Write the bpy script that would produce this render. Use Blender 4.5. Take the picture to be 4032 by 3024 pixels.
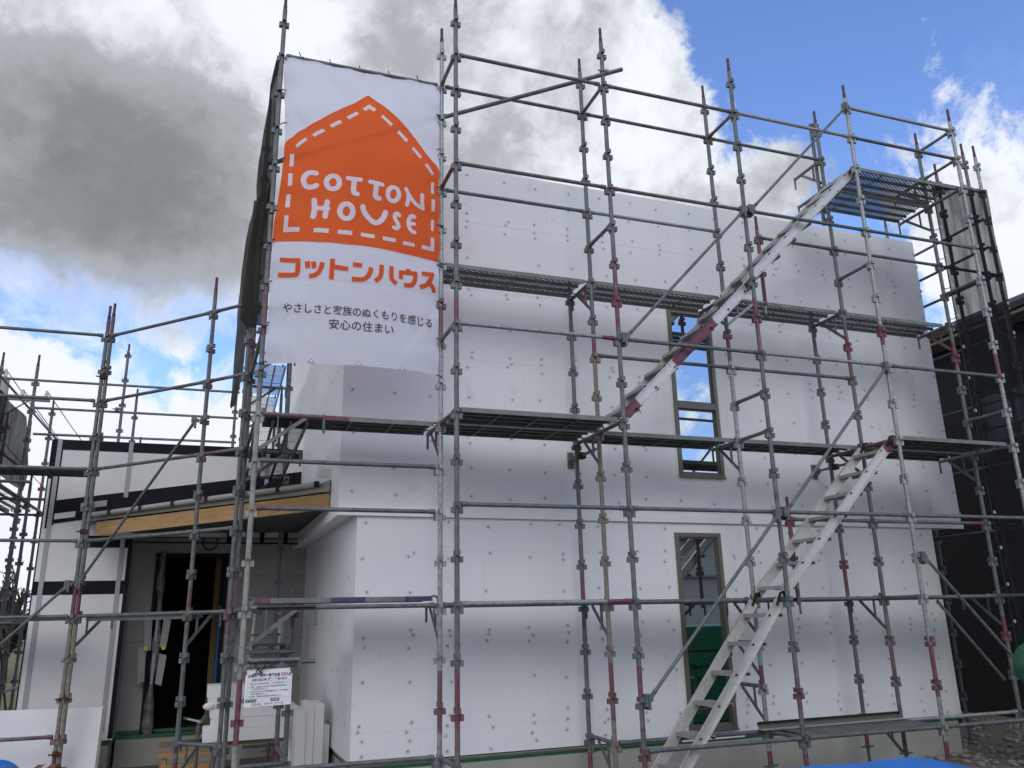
import bpy, bmesh, math, random
from mathutils import Vector, Matrix, noise as mnoise
random.seed(7)
for o in list(bpy.data.objects): bpy.data.objects.remove(o)
scene = bpy.context.scene
col = scene.collection
R = math.radians

# ------------------------------------------------------------------ camera
cam = bpy.data.cameras.new('camera'); camo = bpy.data.objects.new('camera', cam); col.objects.link(camo)
yaw, pitch, roll = -0.3409, 0.2809, -0.0223
f = Vector((-math.sin(yaw)*math.cos(pitch), math.cos(yaw)*math.cos(pitch), math.sin(pitch)))
r = Vector((math.cos(yaw), math.sin(yaw), 0)); u = r.cross(f)
r2 = r*math.cos(roll)+u*math.sin(roll); u2 = u*math.cos(roll)-r*math.sin(roll)
M = Matrix(((r2.x, u2.x, -f.x), (r2.y, u2.y, -f.y), (r2.z, u2.z, -f.z))).to_4x4()
M.translation = Vector((-2.013, -7.307, 1.829))
camo.matrix_world = M
cam.sensor_fit = 'HORIZONTAL'; cam.sensor_width = 36; cam.lens = 36*3185.5/4032
cam.clip_start = .05; cam.clip_end = 1500
scene.camera = camo

# ------------------------------------------------------------------ world: daylight sky with broken cloud
SUN_AZ, SUN_EL = 198.0, 36.0            # degrees, azimuth clockwise from +Y
world = bpy.data.worlds.new('World'); scene.world = world; world.use_nodes = True
wt = world.node_tree; wt.nodes.clear()
class X:                                 # tiny expression builder for math nodes
    nt = wt
    def __init__(s, sock): s.s = sock
    @staticmethod
    def op(name, *a, clamp=False):
        n = X.nt.nodes.new('ShaderNodeMath'); n.operation = name; n.use_clamp = clamp
        for i, v in enumerate(a):
            if isinstance(v, X): X.nt.links.new(v.s, n.inputs[i])
            else: n.inputs[i].default_value = v
        return X(n.outputs[0])
    def __add__(s, o): return X.op('ADD', s, o)
    __radd__ = __add__
    def __sub__(s, o): return X.op('SUBTRACT', s, o)
    def __rsub__(s, o): return X.op('SUBTRACT', o, s)
    def __mul__(s, o): return X.op('MULTIPLY', s, o)
    __rmul__ = __mul__
    def __truediv__(s, o): return X.op('DIVIDE', s, o)
def xmin(a, b): return X.op('MINIMUM', a, b)
def xmax(a, b): return X.op('MAXIMUM', a, b)
def smooth(v, a, b):
    n = X.nt.nodes.new('ShaderNodeMapRange'); n.interpolation_type = 'SMOOTHSTEP'
    X.nt.links.new(v.s, n.inputs['Value']); n.inputs['From Min'].default_value = a; n.inputs['From Max'].default_value = b
    return X(n.outputs[0])
def xnoise(vec, scale, detail=6, rough=.55, dist=0, dim='3D'):
    n = X.nt.nodes.new('ShaderNodeTexNoise'); X.nt.links.new(vec, n.inputs['Vector'])
    n.inputs['Scale'].default_value = scale; n.inputs['Detail'].default_value = detail
    n.inputs['Roughness'].default_value = rough; n.inputs['Distortion'].default_value = dist
    return X(n.outputs['Fac'])
tc = wt.nodes.new('ShaderNodeTexCoord'); gen = tc.outputs['Generated']
sep = wt.nodes.new('ShaderNodeSeparateXYZ'); wt.links.new(gen, sep.inputs[0])
dx, dy, dz = (X(sep.outputs[i]) for i in range(3))
az = X.op('ARCTAN2', dx, dy)*57.2958
el = X.op('ARCSINE', dz)*57.2958
mid2 = xnoise(gen, 6.5, 8, .55, .6); big = xnoise(gen, 3.2, 3, .5); mid = xnoise(gen, 10, 12, .66, .35); fine = xnoise(gen, 34, 6, .65, .2)
def blob(a, e, ra, re):
    p = (az-a)/ra; q = (el-e)/re
    return 1-X.op('SQRT', p*p+q*q)
lowb = 17.6-xmax(az-2, 0.0)*.35
m = xmin((33.0+.58*(40.5-el)-az)/5.0, (el-lowb)/4.0)
m = xmax(m, blob(37.4, 27.0, 6.0, 4.8)*1.25)
m = xmax(m, blob(51.4, 22, 5.4, 10.6)*1.3)
m = xmax(m, blob(57, 13, 8, 9)*1.3)
m = xmax(m, xmin((18.7-(az+14.4)*.42-el)/2.2, (6.0-az)/6))
m = xmax(m, blob(-1.2, 12.0, 5.6, 4.2)*1.3)
m = xmax(m, (9.0-el)/4)
m = xmax(m, blob(-82, 30, 42, 36)*1.5)  # unseen cloud bank to the left, added to brighten the house's left walls
m = xmax(m, blob(152, 10, 16, 6)*.7)
outside = xmax(xmax((-24-az)/8, (az-64)/8), (el-46)/8)
m = xmax(m, xmin((big-.47)*9, outside))
d = m+(mid-.5)*2.6+(fine-.5)*.75
soft = 1+smooth(az, 16, 0)*smooth(el, 17, 20)*2.2
cover = smooth(d/soft, -.02, .42)
wisp = smooth(xnoise(gen, 5.5, 6, .6, .8), .5, .75)*smooth(el, 40, 16)*.34+smooth(xnoise(gen, 9, 7, .62, 1.2), .42, .68)*smooth(az, 8, 0)*smooth(el, 24, 20)*.85
cover = xmax(cover, wisp)
thick = .44+m*.05+(mid-.5)*1.9+(big-.5)*1.2+xmax(blob(-9.5, 27.5, 14, 8.5), 0.0)*1.45+smooth(az, 2, -3)*smooth(el, 36, 31)*.25-smooth(el, 24, 20)*.7+(X.op('ABSOLUTE', mid2-.5)*-2.4+.16)-smooth(el, 32, 39)*smooth(az, 12, -4)*.45-xmax(blob(28, 33, 7, 7), 0.0)*.35-xmax(blob(3, 39, 9, 6), 0.0)*.9+(fine-.5)*.75
thick = thick+smooth(el, 40, 60)*.15-smooth(az, 25, 34)*.3*smooth(el, 28, 31)-smooth(el, 19, 16)*.30
thick = thick-xmax(blob(53, 20, 9, 13), 0.0)*.7
bright = 1.06-.58*smooth(thick, -.15, .95)-.20*smooth(thick, .95, 2.0)+(mid-.5)*.22
front = smooth(dy*-1, .15, .8)          # clouds on the sun's side of the sky are lit
left = smooth(dx*-1, .45, .9)  # added gain on the out-of-view left clouds, for more light from that side
bright = bright*(1+front*.5+left*.9)
cc = wt.nodes.new('ShaderNodeCombineColor')
for i, k in enumerate((.92, .965, 1.035)): wt.links.new((bright*k*7.2).s, cc.inputs[i])
sky = wt.nodes.new('ShaderNodeTexSky'); sky.sky_type = 'NISHITA'; sky.sun_disc = False
sky.sun_elevation = R(SUN_EL); sky.sun_rotation = R(SUN_AZ); sky.air_density = 1.0; sky.dust_density = .6; sky.ozone_density = 2.0
mixc = wt.nodes.new('ShaderNodeMix'); mixc.data_type = 'RGBA'
wt.links.new(cover.s, mixc.inputs['Factor']); tint = wt.nodes.new('ShaderNodeMix'); tint.data_type = 'RGBA'; tint.blend_type = 'MULTIPLY'; tint.inputs['Factor'].default_value = 1; tint.inputs['B'].default_value = (1.35, 1.5, 1.95, 1)
wt.links.new(sky.outputs[0], tint.inputs['A']); wt.links.new(tint.outputs['Result'], mixc.inputs['A']); wt.links.new(cc.outputs[0], mixc.inputs['B'])
bg = wt.nodes.new('ShaderNodeBackground'); bg.inputs['Strength'].default_value = .13
wt.links.new(mixc.outputs['Result'], bg.inputs['Color'])
wo = wt.nodes.new('ShaderNodeOutputWorld'); wt.links.new(bg.outputs[0], wo.inputs['Surface'])
world.cycles.sampling_method = 'MANUAL'; world.cycles.sample_map_resolution = 512

sun = bpy.data.lights.new('sun', 'SUN'); suno = bpy.data.objects.new('sun', sun); col.objects.link(suno)
sun.energy = .8; sun.angle = R(30); sun.color = (1, .98, .95)
sd = Vector((math.sin(R(SUN_AZ))*math.cos(R(SUN_EL)), math.cos(R(SUN_AZ))*math.cos(R(SUN_EL)), math.sin(R(SUN_EL))))
suno.rotation_euler = sd.to_track_quat('Z', 'Y').to_euler(); suno.location = (-3, -20, 15)

vs = scene.view_settings
vs.view_transform = 'Standard'; vs.look = 'None'; vs.gamma = 1; vs.use_curve_mapping = False; vs.exposure = 0.02
scene.render.film_transparent = False

# ------------------------------------------------------------------ materials
def mat(name, c, rough=.6, metal=0., c2=None, nscale=8, namt=.5, bump=0., bscale=60, spots=None, spec=.5, stretch=None):
    m = bpy.data.materials.new(name); m.use_nodes = True; nt = m.node_tree
    b = nt.nodes['Principled BSDF']
    b.inputs['Base Color'].default_value = (*c, 1); b.inputs['Roughness'].default_value = rough
    b.inputs['Metallic'].default_value = metal; b.inputs['Specular IOR Level'].default_value = spec
    t = nt.nodes.new('ShaderNodeTexCoord'); vec = t.outputs['Object']
    oi = nt.nodes.new('ShaderNodeObjectInfo')
    va = nt.nodes.new('ShaderNodeVectorMath'); va.operation = 'ADD'
    sc = nt.nodes.new('ShaderNodeVectorMath'); sc.operation = 'SCALE'; sc.inputs['Scale'].default_value = 37
    cr = nt.nodes.new('ShaderNodeCombineXYZ')
    for i in range(3): nt.links.new(oi.outputs['Random'], cr.inputs[i])
    nt.links.new(cr.outputs[0], sc.inputs[0]); nt.links.new(vec, va.inputs[0]); nt.links.new(sc.outputs[0], va.inputs[1])
    vec = va.outputs[0]
    if stretch:
        mp = nt.nodes.new('ShaderNodeMapping'); mp.inputs['Scale'].default_value = stretch
        nt.links.new(vec, mp.inputs[0]); vec = mp.outputs[0]
    last = None
    if c2:
        n = nt.nodes.new('ShaderNodeTexNoise'); n.inputs['Scale'].default_value = nscale; n.inputs['Detail'].default_value = 6
        nt.links.new(vec, n.inputs['Vector'])
        mr = nt.nodes.new('ShaderNodeMapRange'); mr.inputs['From Min'].default_value = .5-namt/2; mr.inputs['From Max'].default_value = .5+namt/2
        nt.links.new(n.outputs['Fac'], mr.inputs['Value'])
        mx = nt.nodes.new('ShaderNodeMix'); mx.data_type = 'RGBA'
        mx.inputs['A'].default_value = (*c, 1); mx.inputs['B'].default_value = (*c2, 1)
        nt.links.new(mr.outputs[0], mx.inputs['Factor']); last = mx.outputs['Result']
    if spots:
        n = nt.nodes.new('ShaderNodeTexNoise'); n.inputs['Scale'].default_value = spots[1]; n.inputs['Detail'].default_value = 3
        nt.links.new(vec, n.inputs['Vector'])
        mr = nt.nodes.new('ShaderNodeMapRange'); mr.inputs['From Min'].default_value = spots[2]; mr.inputs['From Max'].default_value = spots[2]+.03
        nt.links.new(n.outputs['Fac'], mr.inputs['Value'])
        mx = nt.nodes.new('ShaderNodeMix'); mx.data_type = 'RGBA'
        if last: nt.links.new(last, mx.inputs['A'])
        else: mx.inputs['A'].default_value = (*c, 1)
        mx.inputs['B'].default_value = (*spots[0], 1); nt.links.new(mr.outputs[0], mx.inputs['Factor']); last = mx.outputs['Result']
    if last: nt.links.new(last, b.inputs['Base Color'])
    if bump:
        n = nt.nodes.new('ShaderNodeTexNoise'); n.inputs['Scale'].default_value = bscale; n.inputs['Detail'].default_value = 5
        nt.links.new(vec, n.inputs['Vector'])
        bp = nt.nodes.new('ShaderNodeBump'); bp.inputs['Strength'].default_value = bump; bp.inputs['Distance'].default_value = .02
        nt.links.new(n.outputs['Fac'], bp.inputs['Height']); nt.links.new(bp.outputs[0], b.inputs['Normal'])
    return m
def translucent(m, amt, clear=0.):
    nt = m.node_tree; b = nt.nodes['Principled BSDF']; out = nt.nodes['Material Output']
    tr = nt.nodes.new('ShaderNodeBsdfTranslucent'); tr.inputs['Color'].default_value = b.inputs['Base Color'].default_value
    mx = nt.nodes.new('ShaderNodeMixShader'); mx.inputs[0].default_value = amt
    nt.links.new(b.outputs[0], mx.inputs[1]); nt.links.new(tr.outputs[0], mx.inputs[2]); last = mx
    if clear:
        tp = nt.nodes.new('ShaderNodeBsdfTransparent'); tp.inputs['Color'].default_value = b.inputs['Base Color'].default_value
        m2 = nt.nodes.new('ShaderNodeMixShader'); m2.inputs[0].default_value = clear
        nt.links.new(last.outputs[0], m2.inputs[1]); nt.links.new(tp.outputs[0], m2.inputs[2]); last = m2
    nt.links.new(last.outputs[0], out.inputs['Surface']); return m
GALV = mat('galvanised', (.095, .108, .113), .52, .25, (.165, .18, .185), 11, .35, .15, 90, ((.55, .53, .48), 9, .77))
GALVN = mat('galvanised_new', (.22, .24, .25), .42, .4, (.36, .38, .39), 30, .3, .1, 60)
GALVD = mat('galvanised_dull', (.09, .10, .11), .55, .3, (.17, .18, .19), 10, .4, .1, 60)
PALE = mat('pale_galvanised', (.34, .34, .30), .6, .1, (.20, .21, .20), 12, .35, .1, 60)
TREAD = mat('tread_grey', (.34, .33, .32), .5, .3, (.42, .41, .40), 12, .4)
BEIGE = mat('rusty_beige', (.25, .225, .19), .6, .1, (.17, .15, .13), 30, .25, .1, 60)
RED = mat('magenta_paint', (.15, .026, .058), .5, .05, (.17, .08, .10), 12, .4, .1, 60, ((.45, .40, .40), 8, .75))
REDD = mat('worn_red_paint', (.12, .045, .06), .55, .1, (.18, .13, .14), 10, .4)
NAVY = mat('navy_paint', (.03, .03, .10), .5, .1, (.08, .08, .12), 10, .4)
SPIG = mat('spigot_red', (.10, .022, .035), .55, .15, (.07, .04, .045), 16, .3)
DECK = mat('deck_steel', (.11, .12, .12), .55, .25, (.18, .19, .19), 6, .4, .1, 50)
DECKM = mat('deck_mesh', (.06, .065, .065), .6, .1)
DECKT = mat('deck_rail', (.13, .14, .135), .5, .25, (.21, .215, .20), 8, .4)
ALU = mat('aluminium', (.50, .485, .475), .42, .4, (.60, .585, .575), 20, .4, .06, 60, ((.45, .42, .40), 12, .68))
WHITE = mat('white_board', (.79, .80, .83), .85, 0, (.77, .78, .812), 2.2, .5, .03, 200, ((.735, .735, .75), 2.6, .67))
WHITE2 = mat('white_board_plain', (.80, .80, .81), .8, 0, (.75, .75, .77), 5, .5, .05, 120)
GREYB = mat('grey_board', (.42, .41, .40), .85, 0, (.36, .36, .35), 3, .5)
RING = mat('dimple', (.66, .665, .69), .9)
PIN = mat('pin', (.15, .15, .16), .8)
JOINT = mat('board_joint', (.67, .675, .70), .9)
TRIM = mat('trim_white', (.82, .82, .83), .7)
TAPE = mat('pale_tape', (.66, .68, .64), .7)
BLACK = mat('black_tape', (.009, .010, .017), .5, 0, (.014, .015, .022), 9, .4, .12, 25, None, .12)
STRAP = mat('grey_batten', (.40, .40, .42), .6)
CONC = mat('concrete', (.40, .40, .36), .9, 0, (.33, .33, .30), 3, .5, .15, 60)
GREENT = mat('green_tape', (.012, .10, .04), .5, 0, (.02, .14, .06), 20, .3)
BRONZE = mat('bronze_frame', (.155, .142, .122), .42, .3)
GLASS = mat('window_glass', (.46, .50, .52), .015, 1.0)
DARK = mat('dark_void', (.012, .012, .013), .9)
DARKW = mat('dark_siding', (.012, .012, .013), .7, 0, (.018, .018, .019), 3, .4)
ROOFD = mat('dark_roof', (.016, .016, .018), .6)
SOFF = mat('soffit', (.22, .18, .13), .8)
GUTTER = mat('grey_gutter', (.24, .235, .22), .5, .1)
GUTL = mat('pale_gutter', (.34, .33, .31), .45, .1)
NETB = mat('dark_net', (.02, .02, .021), .9)
CLOTH = translucent(mat('banner_cloth', (.82, .83, .95), .85, 0, None), .42, .05)
ORANGE = translucent(mat('banner_orange', (.93, .155, .035), .8), .45, .14)
PRINTW = translucent(mat('banner_white_print', (.82, .83, .95), .85), .3)
PRINTO = translucent(mat('banner_orange_print', (.80, .11, .02), .8), .25)
PRINTK = mat('black_print', (.012, .012, .02), .7)
PRINTR = mat('red_print', (.5, .03, .04), .7)
BLUE = mat('blue_tarp', (.006, .15, .60), .38, 0, (.01, .20, .72), 3, .5, .35, 5)
CORD = mat('black_cord', (.01, .01, .01), .6)
GREENW = mat('green_wrap', (.05, .27, .15), .5, 0, (.06, .33, .19), 2, .5, .2, 6)
PLASTIC = mat('wrapped_plastic', (.10, .10, .11), .22, 0, (.22, .22, .23), 9, .3, .6, 14)
FOAM = mat('foam_sheet', (.36, .36, .37), .8)
YELLOW = mat('yellow_tape', (.75, .62, .03), .5)
RUST = mat('rust_clamp', (.10, .035, .02), .8, .2, (.05, .02, .015), 30, .3)
BARK = mat('bark', (.05, .04, .03), .9)
LEAFD = mat('dark_foliage', (.03, .04, .02), .8)
INSUL = mat('insulator', (.6, .55, .45), .4)
STEELSHEET = mat('channel_green', (.075, .10, .075), .4, .3)
STEELW = mat('channel_pale', (.5, .5, .48), .45, .3)
CARD = mat('brown_box', (.22, .09, .05), .8)
STUD = mat('timber_stud', (.20, .13, .06), .8)

def timber():
    m = mat('fascia_timber', (.50, .27, .09), .6); nt = m.node_tree; b = nt.nodes['Principled BSDF']
    t = nt.nodes.new('ShaderNodeTexCoord'); mp = nt.nodes.new('ShaderNodeMapping'); mp.inputs['Scale'].default_value = (.8, .8, 9)
    nt.links.new(t.outputs['Object'], mp.inputs[0])
    n = nt.nodes.new('ShaderNodeTexNoise'); n.inputs['Scale'].default_value = 1.3; n.inputs['Detail'].default_value = 3; n.inputs['Distortion'].default_value = .8
    nt.links.new(mp.outputs[0], n.inputs['Vector'])
    ml = nt.nodes.new('ShaderNodeMath'); ml.operation = 'MULTIPLY'; ml.inputs[1].default_value = 9; nt.links.new(n.outputs['Fac'], ml.inputs[0])
    fr = nt.nodes.new('ShaderNodeMath'); fr.operation = 'PINGPONG'; fr.inputs[1].default_value = .5; nt.links.new(ml.outputs[0], fr.inputs[0])
    cr = nt.nodes.new('ShaderNodeValToRGB'); cr.color_ramp.elements[0].color = (.34, .19, .08, 1); cr.color_ramp.elements[1].color = (.45, .27, .115, 1)
    cr.color_ramp.elements[1].position = .35
    nt.links.new(fr.outputs[0], cr.inputs[0]); nt.links.new(cr.outputs[0], b.inputs['Base Color']); return m
TIMBER = timber()
def net_mat(name, clear, c=(.03, .03, .032)):
    m = mat(name, c, .95, spec=.05); nt = m.node_tree; out = nt.nodes['Material Output']; b = nt.nodes['Principled BSDF']
    tp = nt.nodes.new('ShaderNodeBsdfTransparent'); mx = nt.nodes.new('ShaderNodeMixShader')
    t = nt.nodes.new('ShaderNodeTexCoord'); mp = nt.nodes.new('ShaderNodeMapping'); mp.inputs['Scale'].default_value = (7, 7, 1.1); nt.links.new(t.outputs['Object'], mp.inputs[0])
    n = nt.nodes.new('ShaderNodeTexNoise'); n.inputs['Scale'].default_value = 1.2; n.inputs['Detail'].default_value = 4; nt.links.new(mp.outputs[0], n.inputs['Vector'])
    mr = nt.nodes.new('ShaderNodeMapRange'); mr.inputs['From Min'].default_value = .35; mr.inputs['From Max'].default_value = .68; mr.inputs['To Min'].default_value = clear*.55; mr.inputs['To Max'].default_value = min(1, clear*1.7)
    nt.links.new(n.outputs['Fac'], mr.inputs['Value']); nt.links.new(mr.outputs[0], mx.inputs[0])
    nt.links.new(b.outputs[0], mx.inputs[1]); nt.links.new(tp.outputs[0], mx.inputs[2]); nt.links.new(mx.outputs[0], out.inputs['Surface']); return m
NETC = net_mat('mesh_net', .17, (.014, .014, .015))
NETD = net_mat('mesh_net_dense', .06, (.035, .035, .034))
NETL = net_mat('mesh_net_left', .07, (.03, .03, .03))
FILM = net_mat('clear_film', .75, (.5, .5, .5))

# ------------------------------------------------------------------ mesh helpers
class MB:
    def __init__(s): s.v = []; s.f = []; s.m = []; s.sm = []
    def add(s, vs, fs, mi=0, smooth=False):
        o = len(s.v); s.v += [tuple(v) for v in vs]
        for q in fs: s.f.append([i+o for i in q]); s.m.append(mi); s.sm.append(smooth)
        return s
    def tube(s, p, q, r, n=12, mi=0, caps=True, r1=None):
        p = Vector(p); q = Vector(q); d = (q-p); L = d.length
        if L < 1e-6: return s
        d /= L; a = d.orthogonal().normalized(); b = d.cross(a); r1 = r if r1 is None else r1
        vs = []
        for k in range(n):
            t = 2*math.pi*k/n; e = a*math.cos(t)+b*math.sin(t); vs.append(p+e*r); vs.append(q+e*r1)
        s.add(vs, [[2*k, 2*((k+1) % n), 2*((k+1) % n)+1, 2*k+1] for k in range(n)], mi, True)
        if caps:
            s.add([vs[2*k] for k in range(n)], [list(range(n))[::-1]], mi); s.add([vs[2*k+1] for k in range(n)], [list(range(n))], mi)
        return s
    def path(s, pts, r, n=8, mi=0):
        pts = [Vector(p) for p in pts]; rings = []
        ref = Vector((.13, .29, .95))
        for i, p in enumerate(pts):
            d = (pts[min(i+1, len(pts)-1)]-pts[max(i-1, 0)]).normalized()
            a = d.cross(ref).normalized(); b = d.cross(a)
            rr = r[i] if isinstance(r, (list, tuple)) else r
            rings.append([p+(a*math.cos(2*math.pi*k/n)+b*math.sin(2*math.pi*k/n))*rr for k in range(n)])
        vs = [v for g in rings for v in g]; fs = []
        for i in range(len(pts)-1):
            for k in range(n): fs.append([i*n+k, i*n+(k+1) % n, (i+1)*n+(k+1) % n, (i+1)*n+k])
        s.add(vs, fs, mi, True); s.add(rings[0], [list(range(n))[::-1]], mi); s.add(rings[-1], [list(range(n))], mi); return s
    def box(s, x0, x1, y0, y1, z0, z1, mi=0):
        vs = [(x, y, z) for z in (z0, z1) for y in (y0, y1) for x in (x0, x1)]
        return s.add(vs, [[0, 2, 3, 1], [4, 5, 7, 6], [0, 1, 5, 4], [2, 6, 7, 3], [0, 4, 6, 2], [1, 3, 7, 5]], mi)
    def beam(s, p, q, w, h, up=(0, 0, 1), mi=0, ext=0):
        p = Vector(p); q = Vector(q); d = (q-p).normalized(); p = p-d*ext; q = q+d*ext
        sd_ = d.cross(Vector(up)).normalized(); upv = sd_.cross(d)
        vs = [c+sd_*a*w/2+upv*b*h/2 for c in (p, q) for a, b in ((-1, -1), (1, -1), (1, 1), (-1, 1))]
        return s.add(vs, [[0, 1, 2, 3], [7, 6, 5, 4], [0, 4, 5, 1], [1, 5, 6, 2], [2, 6, 7, 3], [3, 7, 4, 0]], mi)
    def prism(s, pts, off, mi=0):
        n = len(pts); a = [Vector(p) for p in pts]; b = [p+Vector(off) for p in a]
        return s.add(a+b, [list(range(n))[::-1], list(range(n, 2*n))]+[[k, (k+1) % n, n+(k+1) % n, n+k] for k in range(n)], mi)
    def quad(s, *p, mi=0): return s.add(p, [list(range(len(p)))], mi)
    def disc(s, c, r, n=12, axis='y', mi=0):
        vs = []
        for k in range(n):
            t = 2*math.pi*k/n; a, b = r*math.cos(t), r*math.sin(t)
            vs.append((c[0]+a, c[1], c[2]+b) if axis == 'y' else (c[0], c[1]+a, c[2]+b))
        return s.add(vs, [list(range(n))], mi)
    def sphere(s, c, r, n=10, m_=6, mi=0, sc=(1, 1, 1)):
        vs = []; fs = []
        for i in range(m_+1):
            t = math.pi*i/m_
            for k in range(n):
                p = 2*math.pi*k/n; vs.append((c[0]+r*sc[0]*math.sin(t)*math.cos(p), c[1]+r*sc[1]*math.sin(t)*math.sin(p), c[2]+r*sc[2]*math.cos(t)))
        for i in range(m_):
            for k in range(n): fs.append([i*n+k, (i+1)*n+k, (i+1)*n+(k+1) % n, i*n+(k+1) % n])
        return s.add(vs, fs, mi, True)
    def build(s, name, mats, parent=None, loc=None, bevel=0):
        if not isinstance(mats, (list, tuple)): mats = [mats]
        me = bpy.data.meshes.new(name); o = bpy.data.objects.new(name, me); col.objects.link(o)
        org = Vector(loc) if loc is not None else Vector((0, 0, 0))
        me.from_pydata([tuple(Vector(v)-org) for v in s.v], [], s.f)
        for m_ in mats: me.materials.append(m_)
        me.polygons.foreach_set('material_index', s.m); me.polygons.foreach_set('use_smooth', s.sm)
        me.update()
        if bevel:
            md = o.modifiers.new('bevel', 'BEVEL'); md.width = bevel; md.segments = 2; md.limit_method = 'ANGLE'
        o.location = org
        if parent:
            o.parent = parent; o.location = org-Vector(parent.get('_o', (0, 0, 0)))
        return o
def tag(o, label=None, cat=None, group=None, kind=None):
    if label: o['label'] = label
    if cat: o['category'] = cat
    if group: o['group'] = group
    if kind: o['kind'] = kind
    return o
ORG = {}
def thing(name, label, cat, loc=(0, 0, 0), group=None, rotz=0):
    o = bpy.data.objects.new(name, None); col.objects.link(o); o.location = loc; o.rotation_euler = (0, 0, rotz)
    o.empty_display_size = .2; tag(o, label, cat, group); ORG[o.name] = Vector(loc); return o
def part(mb, name, mats, parent, loc=None, label=None, local=False, kind=None, bevel=0):
    """link a mesh as a part; coordinates are world unless local"""
    base = Vector((0, 0, 0)) if (local or parent.name not in ORG) else ORG[parent.name]
    org = Vector(loc) if loc is not None else base
    o = mb.build(name, mats, None, org, bevel); o.parent = parent; o.location = org-base
    ORG.setdefault(o.name, org)
    if label: o['label'] = label
    if kind: o['kind'] = kind
    return o
def kz(k): return 7.75-.45*k
# ------------------------------------------------------------------ ground
def ground_mat():
    m = mat('dirt_ground', (.15, .135, .115), .95, 0, (.22, .20, .175), 1.5, .5, .9, 30, ((.10, .09, .075), 4, .62)); return m
g = MB()
g.quad((-400, -400, 0), (400, -400, 0), (400, 700, 0), (-400, 700, 0))
tag(g.build('ground', ground_mat()), kind='structure')
FIELD = mat('field_grass', (.10, .11, .045), .95, 0, (.16, .15, .07), .6, .5, .5, 8)
g = MB(); g.quad((-150, 13, .004), (-2, 13, .004), (-2, 160, .004), (-150, 160, .004))
tag(g.build('field', FIELD), kind='structure')
GRAVEL = mat('gravel_stone', (.20, .185, .165), .9, 0, (.34, .32, .29), 2, .6)
g = MB()
for k in range(520):
    if k < 360: x, y = random.uniform(6.6, 10.2), random.uniform(.6, 4.5)
    else: x, y = random.uniform(-2.4, -.4), random.uniform(.9, 3.6)
    s_ = random.uniform(.015, .055)
    n0 = len(g.v); g.sphere((x, y, s_*.35), s_, 6, 4, 0, (random.uniform(.8, 1.4), random.uniform(.8, 1.4), random.uniform(.45, .8)))
    for i in range(n0, len(g.v)):
        v = Vector(g.v[i]); w = mnoise.noise(v*40)*.3*s_; g.v[i] = tuple(v+Vector((w, -w, w*.5)))
tag(g.build('gravel', GRAVEL), 'loose grey rubble lying on the bare ground beside the foundation', 'gravel', None, 'stuff')

# ------------------------------------------------------------------ the house under construction (local frame turned 1.35 degrees)
TH = R(1.35); P0 = Vector((-.7, 1.39, 0))
house = thing('house', 'white two-storey house clad in pinned foam boards, still unplastered', 'house', P0, None, TH)
def hw(x, y, z):                                # house frame -> world
    return Vector((P0.x+x*math.cos(TH)-y*math.sin(TH), P0.y+x*math.sin(TH)+y*math.cos(TH), z))
hp = lambda mb, name, mats, parent=None, **k: part(mb, name, mats, parent or house, local=True, **k)
def topz(x): return 7.30+.0115*(x-1)
def wall_with_hole(mb, x0, x1, y, z0, z1, hole, z1b=None):
    a, b, c, d = hole; z1b = z1 if z1b is None else z1b
    zt = lambda x: z1+(z1b-z1)*(x-x0)/(x1-x0)
    mb.quad((x0, y, z0), (a, y, z0), (a, y, zt(a)), (x0, y, z1))
    mb.quad((b, y, z0), (x1, y, z0), (x1, y, z1b), (b, y, zt(b)))
    mb.quad((a, y, z0), (b, y, z0), (b, y, c), (a, y, c))
    mb.quad((a, y, d), (b, y, d), (b, y, zt(b)), (a, y, zt(a)))
    q = .09                                     # reveals
    mb.quad((a, y, c), (b, y, c), (b, y+q, c), (a, y+q, c)); mb.quad((a, y, d), (a, y+q, d), (b, y+q, d), (b, y, d))
    mb.quad((a, y, c), (a, y+q, c), (a, y+q, d), (a, y, d)); mb.quad((b, y, c), (b, y, d), (b, y+q, d), (b, y+q, c))
W2 = (4.0, 4.665, 3.478, 5.725); W1 = (3.872, 4.525, .523, 2.785)
XL, XR = -.205, 8.612
b = MB(); zL, zR = topz(XL), topz(XR)
wall_with_hole(b, XL, XR, 0, 2.93, zL, W2, zR)
b.quad((XL, 7.45, 2.93), (XL, 0, 2.93), (XL, 0, zL), (XL, 7.45, zL))
b.quad((XR, 0, 2.93), (XR, 7.45, 2.93), (XR, 7.45, zR), (XR, 0, zR))
b.quad((XR, 7.45, 2.93), (XL, 7.45, 2.93), (XL, 7.45, zL), (XR, 7.45, zR))
b.quad((XL, 0, zL), (XR, 0, zR), (XR, 7.45, zR), (XL, 7.45, zL))
b.quad((XL, 0, 2.93), (XL, 7.45, 2.93), (XR, 7.45, 2.93), (XR, 0, 2.93))
upper = hp(b, 'upper_wall', WHITE)
b = MB(); b.box(XL-.012, XR+.012, -.022, 0.0, 2.905, 2.985); b.box(XL-.012, XL, .0, 7.45, 2.905, 2.985)
hp(b, 'drip_edge', TRIM)
b = MB(); b.box(XL-.01, XR+.01, -.012, .04, zL-.004, zR+.012)
b = MB(); wall_with_hole(b, 0, 8.05, .018, .475, 2.93, W1)
b.quad((0, 7.4, .475), (0, .018, .475), (0, .018, 2.93), (0, 7.4, 2.93)); b.quad((8.05, .018, .475), (8.05, 7.4, .475), (8.05, 7.4, 2.93), (8.05, .018, 2.93))
b.quad((0, .018, .475), (0, 7.4, .475), (8.05, 7.4, .475), (8.05, .018, .475))
hp(b, 'lower_wall', WHITE)
b = MB(); b.box(-.004, 8.054, .004, .4, .453, .464); hp(b, 'base_rail', GUTTER)
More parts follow.
